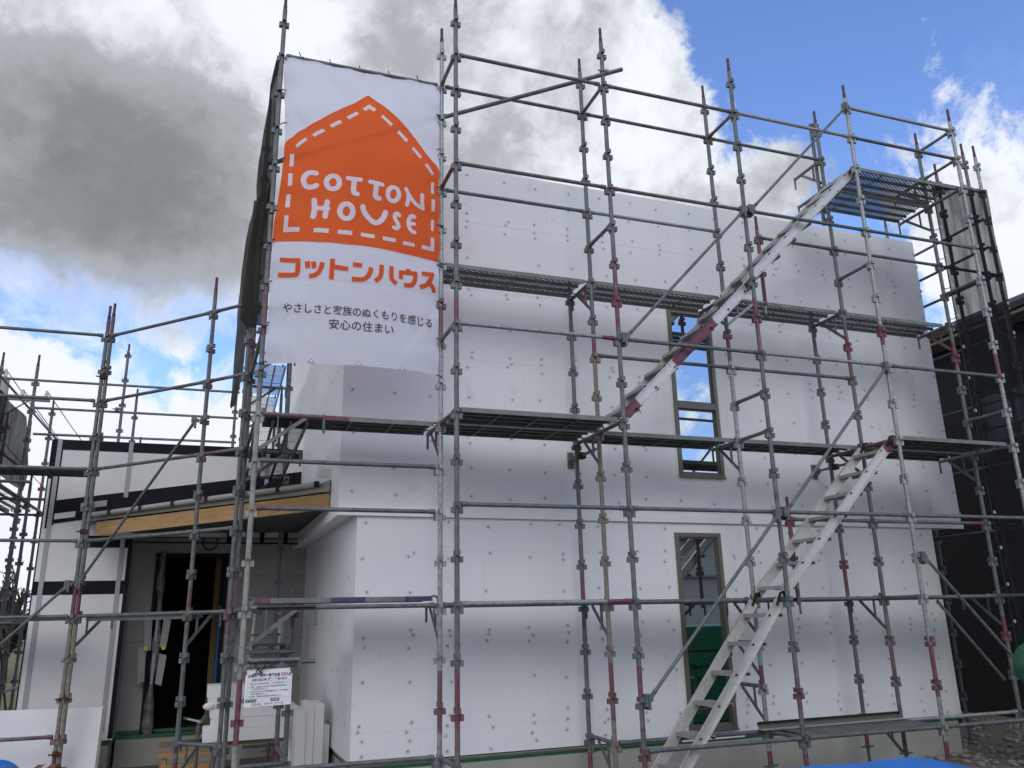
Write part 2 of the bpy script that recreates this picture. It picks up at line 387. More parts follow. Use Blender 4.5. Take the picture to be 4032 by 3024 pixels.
b = MB(); b.box(.03, 8.0, .045, 7.3, 0, .45); hp(b, 'foundation', CONC)
b = MB(); b.box(.028, 8.0, .042, .045, .40, .430); b.box(.027, .03, .045, 4.3, .40, .430); hp(b, 'masking_tape', GREENT)
# board joints and insulation pins on the front
b = MB(); pin = MB(); ring = MB()
def hole_free(x, z, hl, mg=.06): return not (hl[0]-mg < x < hl[1]+mg and hl[2]-mg < z < hl[3]+mg)
def joints(x0, x1, y, zs, zlo, zhi, hl, off):
    for i, z in enumerate(zs):
        seg = [(x0, x1)]
        if hl[2] < z < hl[3]: seg = [(x0, hl[0]-.05), (hl[1]+.05, x1)]
        for a, c in seg: b.box(a, c, y-.0015, y, z-.002, z+.002)
    lv = [zlo]+list(zs)+[zhi]
    for i in range(len(lv)-1):
        x = x0+.7+((i*37+off) % 5)*.36
        while x < x1:
            if hole_free(x, (lv[i]+lv[i+1])/2, hl, .1): b.box(x-.0015, x+.0015, y-.0015, y, lv[i]+.01, lv[i+1]-.01)
            x += 1.82
def dots(x0, x1, y, zs, hl, axis='y', p=1.0, stepx=.455):
    x = x0+.10; i = 0
    while x < x1-.05:
        for z in zs:
            if random.random() > p: continue
            xx = x+random.uniform(-.035, .035)+(.04 if i % 3 == 1 else 0); zz = z+random.uniform(-.03, .03)
            if hl and not hole_free(xx, zz, hl, .07): continue
            if axis == 'y':
                ring.disc((xx, y-.0022, zz), .027, 12, 'y'); pin.disc((xx, y-.0034, zz), random.uniform(.0075, .0105), 8, 'y')
            else:
                ring.disc((y-.0022, xx, zz), .027, 12, 'x'); pin.disc((y-.0034, xx, zz), .011, 8, 'x')
        x += stepx; i += 1
zj_lo = [2.54, 1.655, .75]; zj_hi = [3.86, 4.76, 5.66, 6.56]
joints(0, 8.05, .018, zj_lo, .48, 2.9, W1, 0); joints(XL, XR, 0, zj_hi, 3.0, zL, W2, 2)
dots(0, 8.05, .018, [2.83, 2.54, 2.45, 2.12, 1.73, 1.655, 1.57, 1.21, .84, .745, .66, .54], W1, p=.86)
dots(XL, XR, 0, [3.15, 3.45, 3.78, 3.86, 3.95, 4.3, 4.68, 4.76, 4.85, 5.2, 5.58, 5.66, 5.75, 6.1, 6.48, 6.56, 6.65, 6.95, 7.2], W2, p=.88)
dots(.3, 7.2, XL, [3.2, 3.7, 4.1, 4.6, 5.1, 5.6, 6.1], None, 'x', .75, .5); dots(.3, 4.3, 0, [.8, 1.3, 1.8, 2.3, 2.7], None, 'x', .7, .5)
hp(b, 'board_joint', JOINT)
hp(ring, 'pin_dimple', RING, kind='stuff'); hp(pin, 'insulation_pin', PIN, kind='stuff')
# pale tape round the windows
b = MB()
for (a, c, d, e), y in ((W2, 0), (W1, .018)):
    for q in ((a-.10, a, d-.10, e+.10), (c, c+.10, d-.10, e+.10), (a, c, d-.10, d), (a, c, e, e+.10)): b.box(q[0], q[1], y-.0008, y, q[2], q[3])
hp(b, 'window_tape', TRIM)
def window(hl, y, bars):
    a, c, d, e = hl; w = .052
    b = MB()
    for q in ((a, a+w, d, e), (c-w, c, d, e)): b.box(q[0], q[1], y-.028, y+.06, q[2], q[3])
    for q in ((d, d+w), (e-w, e)): b.box(a+w, c-w, y-.024, y+.06, q[0], q[1])
    b.box(a-.012, c+.012, y-.036, y-.0285, d-.014, d+.012)
    for z in bars: b.box(a+w, c-w, y-.03, y+.058, z-.045, z+.045)
    win = hp(b, 'window', BRONZE, bevel=.004)
    lv = [d+w]+[v for z in bars for v in (z-.045, z+.045)]+[e-w]
    for i in range(0, len(lv), 2):
        s_ = MB(); x0, x1, z0, z1 = a+w, c-w, lv[i], lv[i+1]; t = .016
        for q in ((x0, x0+t, z0, z1), (x1-t, x1, z0, z1), (x0+t, x1-t, z0, z0+t), (x0+t, x1-t, z1-t, z1)): s_.box(q[0], q[1], y+.0, y+.05, q[2], q[3])
        hp(s_, 'sash', BRONZE, win)
        p = MB(); p.box(x0+t, x1-t, y+.018, y+.026, z0+t, z1-t); hp(p, 'pane', GLASS, win)
window(W2, 0, [4.41]); window(W1, .018, [])
# entry recess: back wall with the doorway, dark room behind
E0, E1 = -2.137, -1.13
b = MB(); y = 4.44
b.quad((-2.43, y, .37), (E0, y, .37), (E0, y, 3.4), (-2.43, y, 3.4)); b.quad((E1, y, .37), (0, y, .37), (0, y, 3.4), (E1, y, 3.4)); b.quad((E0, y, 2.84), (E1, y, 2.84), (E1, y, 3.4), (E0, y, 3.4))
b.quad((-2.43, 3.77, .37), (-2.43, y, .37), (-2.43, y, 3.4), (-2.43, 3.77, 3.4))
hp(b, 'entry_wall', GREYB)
b = MB(); pin2, ring = b, MB()
sv = pin; pin = MB(); dots(-2.43, 0, 4.44, [.55, .95, 1.3, 1.62, 2.05, 2.5, 2.78, 3.05], (E0, E1, .3, 2.84), p=.8, stepx=.27)
hp(ring, 'pin_dimple', GREYB, kind='stuff'); hp(pin, 'insulation_pin', PIN, kind='stuff')
b = MB()
for z, x0, x1 in ((2.515, -2.43, E0), (2.515, -.75, 0), (1.61, -2.43, E0), (1.61, -.9, 0)): b.box(x0, x1, 4.4375, 4.44, z-.002, z+.002)
hp(b, 'board_joint', DARK)
b = MB()
for q in ((E0, E0+.05, .41, 2.84), (E1-.05, E1, .41, 2.84), (E0+.05, E1-.05, 2.78, 2.84)): b.box(q[0], q[1], 4.40, 4.52, q[2], q[3])
b.box(E0, E1, 4.41, 4.55, .37, .42)
door = hp(b, 'door_frame', BLACK)
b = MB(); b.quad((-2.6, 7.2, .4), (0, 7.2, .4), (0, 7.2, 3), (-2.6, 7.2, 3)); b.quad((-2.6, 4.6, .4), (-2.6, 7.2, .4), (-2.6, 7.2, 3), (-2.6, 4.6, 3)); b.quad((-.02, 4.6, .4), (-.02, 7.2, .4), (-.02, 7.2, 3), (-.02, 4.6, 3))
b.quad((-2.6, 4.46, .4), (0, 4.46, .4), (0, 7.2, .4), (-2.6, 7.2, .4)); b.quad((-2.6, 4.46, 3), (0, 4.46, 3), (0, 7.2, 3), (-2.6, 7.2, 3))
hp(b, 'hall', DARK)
b = MB(); b.box(-1.30, -1.22, 4.9, 5.0, .42, 2.9); hp(b, 'wall_stud', STUD)
b = MB(); b.box(E1-.09, E1-.052, 4.56, 4.585, .42, 2.1); hp(b, 'blue_edge', mat('blue_edge', (.01, .12, .32), .5))
b = MB(); b.box(-2.42, -1.3, 4.30, 4.398, .36, .40); b.box(-2.42, -1.3, 4.405, 4.409, .41, .45); hp(b, 'masking_tape', GREENT)
b = MB(); b.box(-2.42, .0, 4.32, 7.0, 0, .362); hp(b, 'foundation', CONC)
# plastic-wrapped jamb with foam flaps
b = MB(); xs = -2.03
pts = []; rr = []
for i in range(26):
    t = i/25; pts.append((xs-.01*math.sin(9*t), 4.345+.012*math.sin(13*t), .40+2.46*t)); rr.append(.045+.012*math.sin(17*t)+.008*math.sin(41*t)+(.02 if t < .2 else 0))
b.path(pts, rr, 8); jamb = hp(b, 'wrapped_jamb', PLASTIC)
for (z0, z1, sx, xo) in ((1.50, 1.95, -1, -.055), (1.08, 1.52, -1, -.10), (1.54, 1.90, 1, .055), (1.05, 1.42, 1, .04)):
    b = MB(); x0 = xs+xo*1.0; w = .085*sx; t = .035*sx
    b.prism([(x0, 4.30, z0), (x0+w, 4.27, z0-.03), (x0+w+t, 4.26, z1), (x0+t*.6, 4.30, z1+.03)], (0, .004, 0)); hp(b, 'foam_flap', FOAM, jamb)
for x0 in (xs-.14, xs+.085):
    b = MB(); b.box(x0, x0+.045, 4.248, 4.256, 1.50, 1.55); hp(b, 'tape', YELLOW, jamb)
for z0 in (1.62, 1.05):
    b = MB(); b.box(xs-.022, xs+.01, 4.27, 4.283, z0, z0+.40); hp(b, 'paper_strip', FOAM, jamb)
b = MB(); cpts = []
for i in range(60):
    t = i/59*4*math.pi; rr_ = .105+.008*math.sin(t*.5); cpts.append((-1.415+rr_*math.cos(t), 4.42-.004*i/59, 3.0+rr_*math.sin(t)))
cpts = cpts+[(-1.30, 4.42, 3.05), (-1.29, 4.425, 3.3)]
b.path(cpts, .006, 5); hp(b, 'cable_coil', CORD)
# low wing left of the porch
b = MB(); y = 3.76
b.quad((-3.56, y, .42), (-2.42, y, .42), (-2.42, y, 3.02), (-3.56, y, 3.02)); b.quad((-3.56, y, 3.02), (XL, y, 3.02), (XL, y, 4.325), (-3.56, y, 4.31))
b.quad((-3.56, 8.3, .42), (-3.56, y, .42), (-3.56, y, 4.31), (-3.56, 8.3, 4.31)); b.quad((-3.56, y, 4.31), (XL, y, 4.325), (XL, 8.3, 4.325), (-3.56, 8.3, 4.31))
b.quad((-2.42, y, .42), (-2.42, y+.01, .42), (-2.42, y+.01, 3.02), (-2.42, y, 3.02))
wing = hp(b, 'wing_wall', WHITE2)
b = MB(); b.box(-3.5, -2.46, 3.80, 8.2, 0, .42); hp(b, 'foundation', CONC)
b = MB(); b.box(-3.5, -2.455, 3.797, 3.80, .35, .41); hp(b, 'masking_tape', GREENT)
def strip(pts, dep, m, name): q = MB(); q.prism([(x, 3.76, z) for x, z in pts], (0, -dep, 0)); return hp(q, name, m, wing)
strip([(-3.568, 4.185), (XL-.002, 4.195), (XL-.002, 4.34), (-3.568, 4.325)], .006, BLACK, 'black_strip')
strip([(-3.568, 3.78), (-3.42, 3.78), (-3.42, 4.184), (-3.568, 4.184)], .005, BLACK, 'black_strip')
strip([(-3.568, .45), (-3.552, .45), (-3.552, 3.779), (-3.568, 3.779)], .005, BLACK, 'black_strip')
strip([(-3.518, 3.10), (-3.42, 3.155), (-3.42, 3.779), (-3.518, 3.779)], .005, BLACK, 'black_strip')
zf = lambda x: 3.487+(x+3.418)*.1622
zb = lambda x: 3.17+(x+3.418)*.1622 if x < -3.07 else 3.226+(x+3.07)*.189
fl = [(-3.419, zf(-3.419)), (-3.07, zf(-3.07)), (XL-.002, zf(XL))][::-1]
strip([(-3.419, zb(-3.419)), (-2.42, 3.346), (XL-.002, zb(XL))]+fl, .007, BLACK, 'roof_flashing')
strip([(-3.418, 3.228), (-3.17, 3.268), (-3.17, 3.345), (-3.418, 3.305)], .009, WHITE2, 'pale_patch')
strip([(-3.12, 3.375), (-2.80, 3.425), (-2.80, 3.505), (-3.12, 3.455)], .009, STRAP, 'pale_patch')
strip([(-3.551, 2.242), (-2.476, 2.250), (-2.476, 2.425), (-3.551, 2.416)], .005, BLACK, 'black_strip')
strip([(-2.475, .44), (-2.418, .44), (-2.418, 3.02), (-2.475, 3.02)], .006, BLACK, 'black_strip')
strip([(-3.02, 2.86), (-2.476, 2.86), (-2.476, 3.02), (-3.02, 3.02)], .005, BLACK, 'black_strip')
for x0, z0, z1 in ((-3.494, .5, 4.33), (-2.577, .53, 3.0), (-2.60, 3.55, 4.33), (-.735, 3.78, 4.25)):
    strip([(x0, z0), (x0+.056, z0), (x0+.056, z1), (x0, z1)], .014, STRAP, 'batten')
# porch roof with its 45 degree eave
def ev(x, z, off=0): return (x-off*.7071, .386-x-off*.7071, z)      # a point on the eave line, off = outwards
def lerpz(x, a, c): return a+(c-a)*(x+2.835)/(2.835-.222)
b = MB()
el_ = [(-2.835, 2.966), (-.222, 3.047)]; eu = [(-.222, 3.225), (-2.835, 3.144)]
b.prism([ev(x, z) for x, z in el_+eu], (.03*.7071, .03*.7071, 0))
roofp = MB()
rz = lambda x, y: 3.25+.025*(x+2.8)+.23*max(0, (x+y-.386))/1.414
XLr = -2.86
def rp(x, y, dz=0): return (x, y, rz(x, y)+dz)
roofp.quad(rp(XLr, .386-XLr-.0), rp(XL, .386-XL), rp(XL, 3.755), rp(-3.07, 3.755))
roofp.quad(rp(XLr, .386-XLr, -.10), rp(-3.07, 3.755, -.10), rp(XL, 3.755, -.10), rp(XL, .386-XL, -.10))
roof = hp(roofp, 'porch_roof', ROOFD)
hp(b, 'fascia_board', TIMBER, roof)
b = MB()
b.prism([ev(-2.87, 3.165, .012), ev(-.2, 3.24, .012), ev(-.2, 3.33, .012), ev(-2.87, 3.215, .012)], (.02, .02, 0)); hp(b, 'metal_drip', GUTTER, roof)
b = MB(); b.prism([ev(-.42, 3.245, .03), ev(-.205, 3.235, .03), ev(-.205, 3.37, .03), ev(-.42, 3.30, .03)], (.03, .03, 0)); hp(b, 'end_flashing', GUTTER, roof)
b = MB(); b.path([ev(-2.86+i*(2.86-.33)/12, 3.235+.0075*i, .055) for i in range(13)], .034, 10); gut = hp(b, 'gutter', GUTL, roof)
for i in range(7):
    x = -2.62+i*.385
    b = MB(); zc = 3.235+.035*(x+2.86); b.box(-.022, .022, -.022, .022, -.03, .035)
    c_ = ev(x, zc, .075); b.v = [(v[0]*.7+v[1]*.7+c_[0], -v[0]*.7+v[1]*.7+c_[1], v[2]+c_[2]) for v in b.v]; hp(b, 'gutter_clip', DARK, gut)
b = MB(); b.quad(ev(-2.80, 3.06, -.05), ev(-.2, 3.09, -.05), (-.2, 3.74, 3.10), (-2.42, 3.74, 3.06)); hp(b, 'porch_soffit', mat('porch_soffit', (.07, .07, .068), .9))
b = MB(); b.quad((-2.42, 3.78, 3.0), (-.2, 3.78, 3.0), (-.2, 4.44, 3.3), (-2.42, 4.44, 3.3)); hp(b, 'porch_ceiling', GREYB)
b = MB()
for x in (-1.2, -.75, -.42): b.box(x, x+.06, 3.70, 3.735, 2.94, 3.14)
b.box(-2.4, -.2, 3.70, 3.73, 2.925, 2.945); hp(b, 'roof_hanger', BLACK)
b = MB(); b.quad((-.2, .62, 3.08), (-.2, 3.7, 3.08), (-.2, 3.7, 3.3), (-.2, .62, 3.08))
# pale repair patch where the porch roof meets the side wall
b = MB(); b.prism([(XL, .62, 3.40), (XL, 1.9, 3.63), (XL, 1.75, 3.76), (XL, .60, 3.50)], (-.003, 0, 0)); hp(b, 'repair_patch', TAPE)
# ------------------------------------------------------------------ scaffold kit
SM = [GALV, RED, BEIGE, GALVN, GALVD, SPIG, REDD, NAVY, RUST, PALE]
def pocket(mb, x, y, z, mi, rot=0.):
    c, s = math.cos(rot), math.sin(rot)
    def bx(ax, ay, w, dpt, z0, z1):
        vs = []
        for zz in (z0, z1):
            for (a, e) in ((-1, -1), (1, -1), (1, 1), (-1, 1)):
                lx, ly = ax+a*w/2, ay+e*dpt/2; vs.append((x+lx*c-ly*s, y+lx*s+ly*c, zz))
        mb.add(vs, [[0, 3, 2, 1], [4, 5, 6, 7], [0, 1, 5, 4], [1, 2, 6, 5], [2, 3, 7, 6], [3, 0, 4, 7]], mi)
    for q in (-1, 1):
        bx(q*.037, 0, .034, .046, z-.027, z+.027); bx(0, q*.037, .040, .034, z+.036, z+.082)
def post(par, x, y, top=8.6, k0=-1, k1=16, red=(), mi=0, spig=True, base=True, bottom=0., rot=0., split=None, name='post'):
    """upright pipe with wedge pockets every 450 mm; red = [(k_from, k_to, material)]"""
    mb = MB(); x += random.uniform(-.006, .006); y += random.uniform(-.006, .006)
    lo = .30 if base else bottom; hi = top-.20 if spig else top
    cuts = sorted(set([lo, hi]+[min(hi, max(lo, kz(a))) for q in red for a in q[:2]]+([kz(split[0])] if split else [])))
    def mat_at(z):
        for a, b_, m_ in red:
            if kz(b_) <= z <= kz(a): return m_
        if split and z < kz(split[0]): return split[1]
        return mi
    for a, b_ in zip(cuts[:-1], cuts[1:]):
        mb.tube((x, y, a), (x, y, b_), .0243, 14, mat_at((a+b_)/2), caps=False)
    mb.tube((x, y, hi-.001), (x, y, hi), .0243, 14, mat_at(hi-.01))
    if spig:
        mb.tube((x, y, hi), (x, y, hi+.06), .0215, 12, 5); mb.tube((x, y, hi+.06), (x, y, top), .0175, 12, 5)
    for k in range(k0, k1+1):
        z = kz(k)
        if lo < z < hi: pocket(mb, x, y, z, mat_at(z-.03), rot)
        if (k-2) % 4 == 0 and lo < z+.14 < hi: mb.tube((x, y, z+.12), (x, y, z+.165), .0262, 12, mat_at(z+.14))
    if base:
        mb.tube((x, y, 0.01), (x, y, .32), .017, 10, 4); mb.box(x-.06, x+.06, y-.06, y+.06, .003, .012, 4)
        mb.tube((x, y, .255), (x, y, .30), .030, 10, 4); mb.box(x-.085, x+.085, y-.012, y+.012, .262, .278, 4)
    return part(mb, name, SM, par, (x, y, bottom if not base else 0))
def ledger(par, a, b_, k, mi=0, rd=None, r_=.0213, name='ledger', dz=.058):
    a = Vector((a[0], a[1], kz(k)+dz)); b_ = Vector((b_[0], b_[1], kz(k)+dz)); d = (b_-a).normalized()
    p, q = a+d*.052, b_-d*.052; mb = MB(); L = (q-p).length
    q2 = q
    segs = [(p, q, mi)]
    if rd:                                           # painted ends: (length at a, length at b, material)
        segs = []; la, lb, m_ = rd
        if la: segs.append((p, p+d*la, m_))
        segs.append((p+d*la, q-d*lb, mi))
        if lb: segs.append((q-d*lb, q, m_))
    for s_, e_, m_ in segs: mb.tube(s_, e_, r_, 12, m_)
    for e_, sg in ((p, 1), (q, -1)):
        m_ = rd[2] if rd and ((sg == 1 and rd[0]) or (sg == -1 and rd[1])) else mi
        mb.tube(e_-d*sg*.004, e_+d*sg*.05, r_+.004, 12, m_); mb.beam(e_-d*sg*.012, e_+d*sg*.014, .014, .10, mi=m_)
        mb.v[-8:] = [(v[0], v[1], v[2]-.04) for v in mb.v[-8:]]
    return part(mb, name, SM, par, p)
def brace(par, p, q, r_=.0175, mi=0, name='brace', clamp=True):
    p = Vector(p); q = Vector(q); d = (q-p).normalized(); mb = MB()
    mb.tube(p+d*.09, q-d*.09, r_, 12, mi)
    for e_, sg in ((p, 1), (q, -1)):
        mb.beam(e_+d*sg*.02, e_+d*sg*.11, .012, .04, mi=mi)
        if clamp:
            for dx_ in (0, .03): mb.box(e_.x-.045+dx_, e_.x-.02+dx_, e_.y-.02, e_.y+.045, e_.z-.06-dx_, e_.z+.05, mi)
            mb.box(e_.x-.05, e_.x+.04, e_.y-.012, e_.y+.03, e_.z-.018, e_.z+.018, mi)
    return part(mb, name, SM, par, p)
def bracket(par, x, y, k, dx_, dy_, L=.50, mi=0, strut=True, name='bracket', hook=True, arm=1):
    """cantilever arm with strut and drop hook"""
    z = kz(k)+.058; d = Vector((dx_, dy_, 0)).normalized(); p = Vector((x, y, z)); mb = MB()
    e = p+d*L
    mb.tube(p+d*.045, e, .0213, 12, mi if arm == 1 else arm); mb.beam(p+d*.03, p+d*.06, .02, .12, mi=mi)
    if strut:
        mb.beam(p+d*(L*.72)+Vector((0, 0, -.02)), p+d*.028+Vector((0, 0, -.34)), .012, .036, mi=mi)
        m_ = L*.30; zz = -.34+(.32)*(m_/(L*.72))
        mb.beam(p+d*m_, p+d*m_+Vector((0, 0, zz)), .010, .028, up=(d.y, -d.x, 0.01), mi=mi)
    if hook: mb.tube(e+Vector((0, 0, .03)), e+Vector((0, 0, -.15)), .013, 8, mi); mb.sphere(e+Vector((0, 0, -.15)), .013, 8, 4, mi)
    return part(mb, name, SM, par, p)
def clamp(par, p, mi=8, name='clamp'):
    mb = MB(); x, y, z = p; mb.tube((x, y, z-.03), (x, y, z+.03), .034, 10, mi); mb.tube((x-.07, y-.03, z), (x+.05, y-.03, z), .009, 6, mi); mb.box(x+.02, x+.06, y-.05, y-.02, z-.02, z+.02, mi)
    return part(mb, name, SM, par, p)
B, Wd = 1.796, .586
OX = [0, B, 2*B, 3*B, 4*B+.016]
LX = -1.80

# ------------------------------------------------------------------ facade scaffold
S = thing('facade_scaffold', 'grey steel pipe scaffold with magenta joints standing along the white front wall', 'scaffold', (3.6, .3, 0))
redO = [[(6.3, 7, 1), (14.2, 15.1, 1), (15.1, 15.6, 6)], [(4.8, 5.5, 6), (5.6, 6.6, 1), (14.2, 14.9, 1), (15.4, 15.5, 1), (16, 17, 1)], [(5.4, 6.2, 1), (6.2, 6.8, 6), (10.4, 10.6, 6), (14.6, 15.4, 6), (16.2, 17, 1)], [(5.7, 6.3, 1), (14.0, 14.9, 1), (14.9, 15.2, 6), (16.2, 17, 1)], [(6.2, 7, 1)]]
for i, x in enumerate(OX): post(S, x, 0, red=redO[i], mi=[0, 0, 0, 3, 3][i], split=[None, None, None, (9, 3), None][i])
redI = [[(6.0, 6.3, 6), (6.3, 6.9, 6), (14.2, 14.7, 6), (14.7, 15.4, 6), (16.2, 17, 1)], [(6.2, 7, 1), (14.2, 15, 1), (15, 15.4, 6)], [(6.0, 6.5, 1), (14.4, 15, 1), (16.3, 17, 1)], [(5.6, 6.2, 1), (6.2, 6.7, 6), (14, 15, 6), (16.3, 17, 6)], [(5.4, 6.2, 1), (13.4, 14.1, 1)]]
for i, x in enumerate(OX):
    post(S, x-.008, Wd, red=redI[i], mi=[3, 0, 0, 0, 0][i], split=[None, (6.9, 2), (6.7, 3), None, None][i], top=8.6 if i < 3 else 8.58)
post(S, 1.762, 1.145, top=5.83, k0=5, red=[(12.1, 12.8, 1), (16.2, 17, 1)])
post(S, 5.350, 1.145, top=5.80, k0=5, red=[(11.9, 12.7, 1), (16.2, 17, 1)], split=(13.2, 4))
for x in (LX+B-.0, 2*B-.0, 4*B): pass
# stub posts of the stair guard
post(S, 4.19, .575, top=6.76, k0=3, k1=4, red=[(3.6, 4.9, 1)], base=False, bottom=5.52, mi=6, name='stub_post')
post(S, 4.165, .575, top=3.12, k0=11, k1=12, red=[(10.4, 11.3, 1)], base=False, bottom=1.9, mi=6, name='stub_post')
# left front corner upright carrying the banner
post(S, LX, Wd, red=[(6.15, 7.15, 6), (14.2, 15.4, 1)], split=(8.6, 9))
def row(y, k, i0, i1, xs=OX, rd=None, mi=0):
    for i in range(i0, i1): ledger(S, (xs[i], y), (xs[i+1], y), k, random.choice([0, 0, 0, 4, 3]) if mi == 0 else mi, rd.get(i) if rd else None)
row(0, 0, 0, 4); row(0, -1, 3, 4); row(0, 3, 0, 4, rd={1: (.25, 0, 6)}); row(0, 7, 0, 4, rd={1: (0, .12, 6), 0: (0, .15, 1)}); row(0, 11, 0, 4); row(0, 13, 0, 1, rd={0: (0, .25, 1)}); row(0, 16, 1, 4)
IX = [x-.008 for x in OX]
row(Wd, 0, 0, 3, IX); row(Wd, 3, 0, 2, IX); row(Wd, 7, 1, 3, IX, {2: (0, .15, 6)}); row(Wd, 16, 1, 2, IX, mi=4); row(Wd, 16, 3, 4, IX); row(Wd, 13, 0, 4, IX)
ledger(S, (4.19, .575), (IX[3], Wd), 3); ledger(S, (IX[3], Wd), (IX[4], Wd), 3); ledger(S, (4.165, .575), (IX[3], Wd), 11); ledger(S, (IX[3], Wd), (IX[4], Wd), 11, 0, (0, .2, 1))
ledger(S, (OX[4], 0), (OX[4]+B, 0), 11); ledger(S, (OX[4], 0), (OX[4]+B, 0), 13); ledger(S, (OX[4], 0), (OX[4]+B, 0), 16)
for k, rd in ((10, None), (11, (.12, 0, 6)), (13, None), (16, None), (0, None)): ledger(S, (LX, Wd), (IX[0], Wd), k, 0, rd)
tr = {0: [0, 3, 7, 9, 16], 1: [0, 4, 9, 13], 2: [0, 5, 8, 9, 13, 16], 3: [1, 4, 9, 13, 16], 4: [-1, 0, 1, 4, 8, 9, 13, 16]}
for i, ks in tr.items():
    for k in ks: ledger(S, (IX[i], Wd), (OX[i], 0), k, 6 if (i, k) in ((0, 3), (0, 9), (1, 9), (3, 9), (2, 5), (2, 0)) else 0, name='transom')
# brackets towards the wall
for i, ks in ((0, [5, 9, 13]), (1, [5, 9, 13, 16]), (2, [5, 9, 13, 14, 15]), (3, [-1, 1, 5, 9, 13, 16]), (4, [-1, 1, 5, 9, 13])):
    for k in ks:
        if k == -1: bracket(S, IX[i], Wd, 0 if i == 4 else 0, 0, 1, .55, strut=True, name='bracket')
        else: bracket(S, IX[i], Wd, k, 0, 1, .545, mi=6 if (i+k) % 3 == 0 else 0)
bracket(S, IX[2], Wd, 5, 1, 0, .60, mi=3); bracket(S, IX[2], Wd, 13, 1, 0, .60)
bracket(S, LX, Wd, 9, 1, 0, .62, arm=6); bracket(S, LX, Wd, 13, 1, 0, .62); bracket(S, LX, Wd, 14, 1, 0, .5)
# diagonal braces
yb = -.055
for (a, ka), (c, kc) in (((1, 7), (2, 3)), ((2, 3), (3, -1)), ((1, 15), (2, 11)), ((2, 11), (3, 7))):
    brace(S, (OX[a]+.06, yb, kz(ka)+.06), (OX[c]-.05, yb, kz(kc)+.03))
brace(S, (OX[3]+.05, yb, kz(11.9)), (OX[4]-.05, yb, kz(15.9))); brace(S, (6.25, .66, 1.93), (7.15, .66, .95), mi=4, clamp=False)
mb = MB(); mb.tube((-1.86, 1.2, 6.80), (2.02, -.08, 8.02), .0243, 14, 4); part(mb, 'cross_pipe', SM, S, (0, .6, 7.4))
clamp(S, (0, .60, 7.40), 4); clamp(S, (1.80, 0, 7.98), 4)
mb = MB(); mb.tube((5.36, .66, 8.42), (5.36, .66, 6.85), .0243, 14, 4); part(mb, 'tail_pipe', SM, S, (5.36, .66, 7)); clamp(S, (5.37, .62, 8.36), 4)
# wall ties
def wall_tie(x, z):
    t = MB(); yw = P0.y+(x-P0.x)*math.tan(TH)
    t.box(x-.045, x+.045, yw-.009, yw-.0035, z-.10, z+.10, 2); t.tube((x, yw-.01, z), (x, .74, z), .017, 10, 4); t.beam((x, yw-.01, z+.07), (x, yw-.12, z), .01, .05, mi=4); t.beam((x, yw-.01, z-.07), (x, yw-.12, z), .01, .05, mi=4)
    t.box(x-.05, x+.04, 1.09, 1.19, z-.035, z+.035, 8); part(t, 'wall_tie', SM, S, (x, 1.1, z))
wall_tie(1.815, 3.61); wall_tie(5.405, 3.62)

# ------------------------------------------------------------------ decks
def make_plank(L, W_, kind, name, label, cat='deck plank', group=None):
    o = thing(name, label, cat, (0, 0, 0), group)
    a = MB(); h = .045
    for y in (-W_/2, W_/2-.022):
        a.box(0, L, y, y+.022, -h, 0, 0)
    part(a, 'side_rail', DECKT, o, local=True)
    d = MB(); n = max(1, int(round(W_/.165)))
    ribs = [-W_/2+W_*i/n for i in range(1, n)]
    if kind == 'mesh':
        for y in ribs: d.box(.02, L-.02, y-.012, y+.012, -.042, -.006, 0)
        part(d, 'rib', DECK, o, local=True)
        e = MB(); cx, cy, s_ = .072, .038, .0092
        e0 = -W_/2+.022; nx = int(L/cx); ny = int((W_-.044)/cy); z = -.004
        cy = (W_-.044)/ny; cx = L/nx
        def bar(p, q):
            dv = Vector((q[0]-p[0], q[1]-p[1], 0)).normalized()*s_; nrm = Vector((-dv.y, dv.x, 0))
            e.quad((p[0]-nrm.x, p[1]-nrm.y, z), (q[0]-nrm.x, q[1]-nrm.y, z+.004), (q[0]+nrm.x, q[1]+nrm.y, z+.004), (p[0]+nrm.x, p[1]+nrm.y, z))
        for i in range(nx):
            for j in range(ny):
                x0, y0 = i*cx, e0+j*cy; xm, ym = x0+cx/2, y0+cy/2
                bar((x0, ym), (xm, y0+cy)); bar((xm, y0+cy), (x0+cx, ym)); bar((x0, ym), (xm, y0)); bar((xm, y0), (x0+cx, ym))
        part(e, 'mesh_deck', DECKM, o, local=True)
    else:
        d.box(.01, L-.01, -W_/2+.022, W_/2-.022, -.006, -.001, 0)
        for y in ribs: d.box(.01, L-.01, y-.009, y+.009, -.034, -.0065, 0)
        part(d, 'deck_plate', DECK, o, local=True)
    for x in (L*.25, L*.5, L*.75):
        c_ = MB(); c_.box(x-.007, x+.007, -W_/2+.023, W_/2-.023, -.0445, -.0355 if kind != 'mesh' else -.0425, 0); part(c_, 'cross_bar', DECK, o, local=True)
    for x, sg in ((0, -1), (L, 1)):
        for y in (-W_/2+.05, W_/2-.05):
            k_ = MB(); pts = [(x-sg*.03, y, -.012), (x+sg*.02, y, .004), (x+sg*.045, y, .0), (x+sg*.07, y, -.03)]
            k_.path(pts, .011, 6); part(k_, 'hook', DECK, o, local=True)
    return o
def dup(o, name=None):
    c = o.copy(); col.objects.link(c); ORG[c.name] = Vector(o.location)
    for ch in list(o.children):
        q = ch.copy(); col.objects.link(q); q.parent = c
    return c
protos = {}
GROUPD = 'steel deck planks on the scaffold'
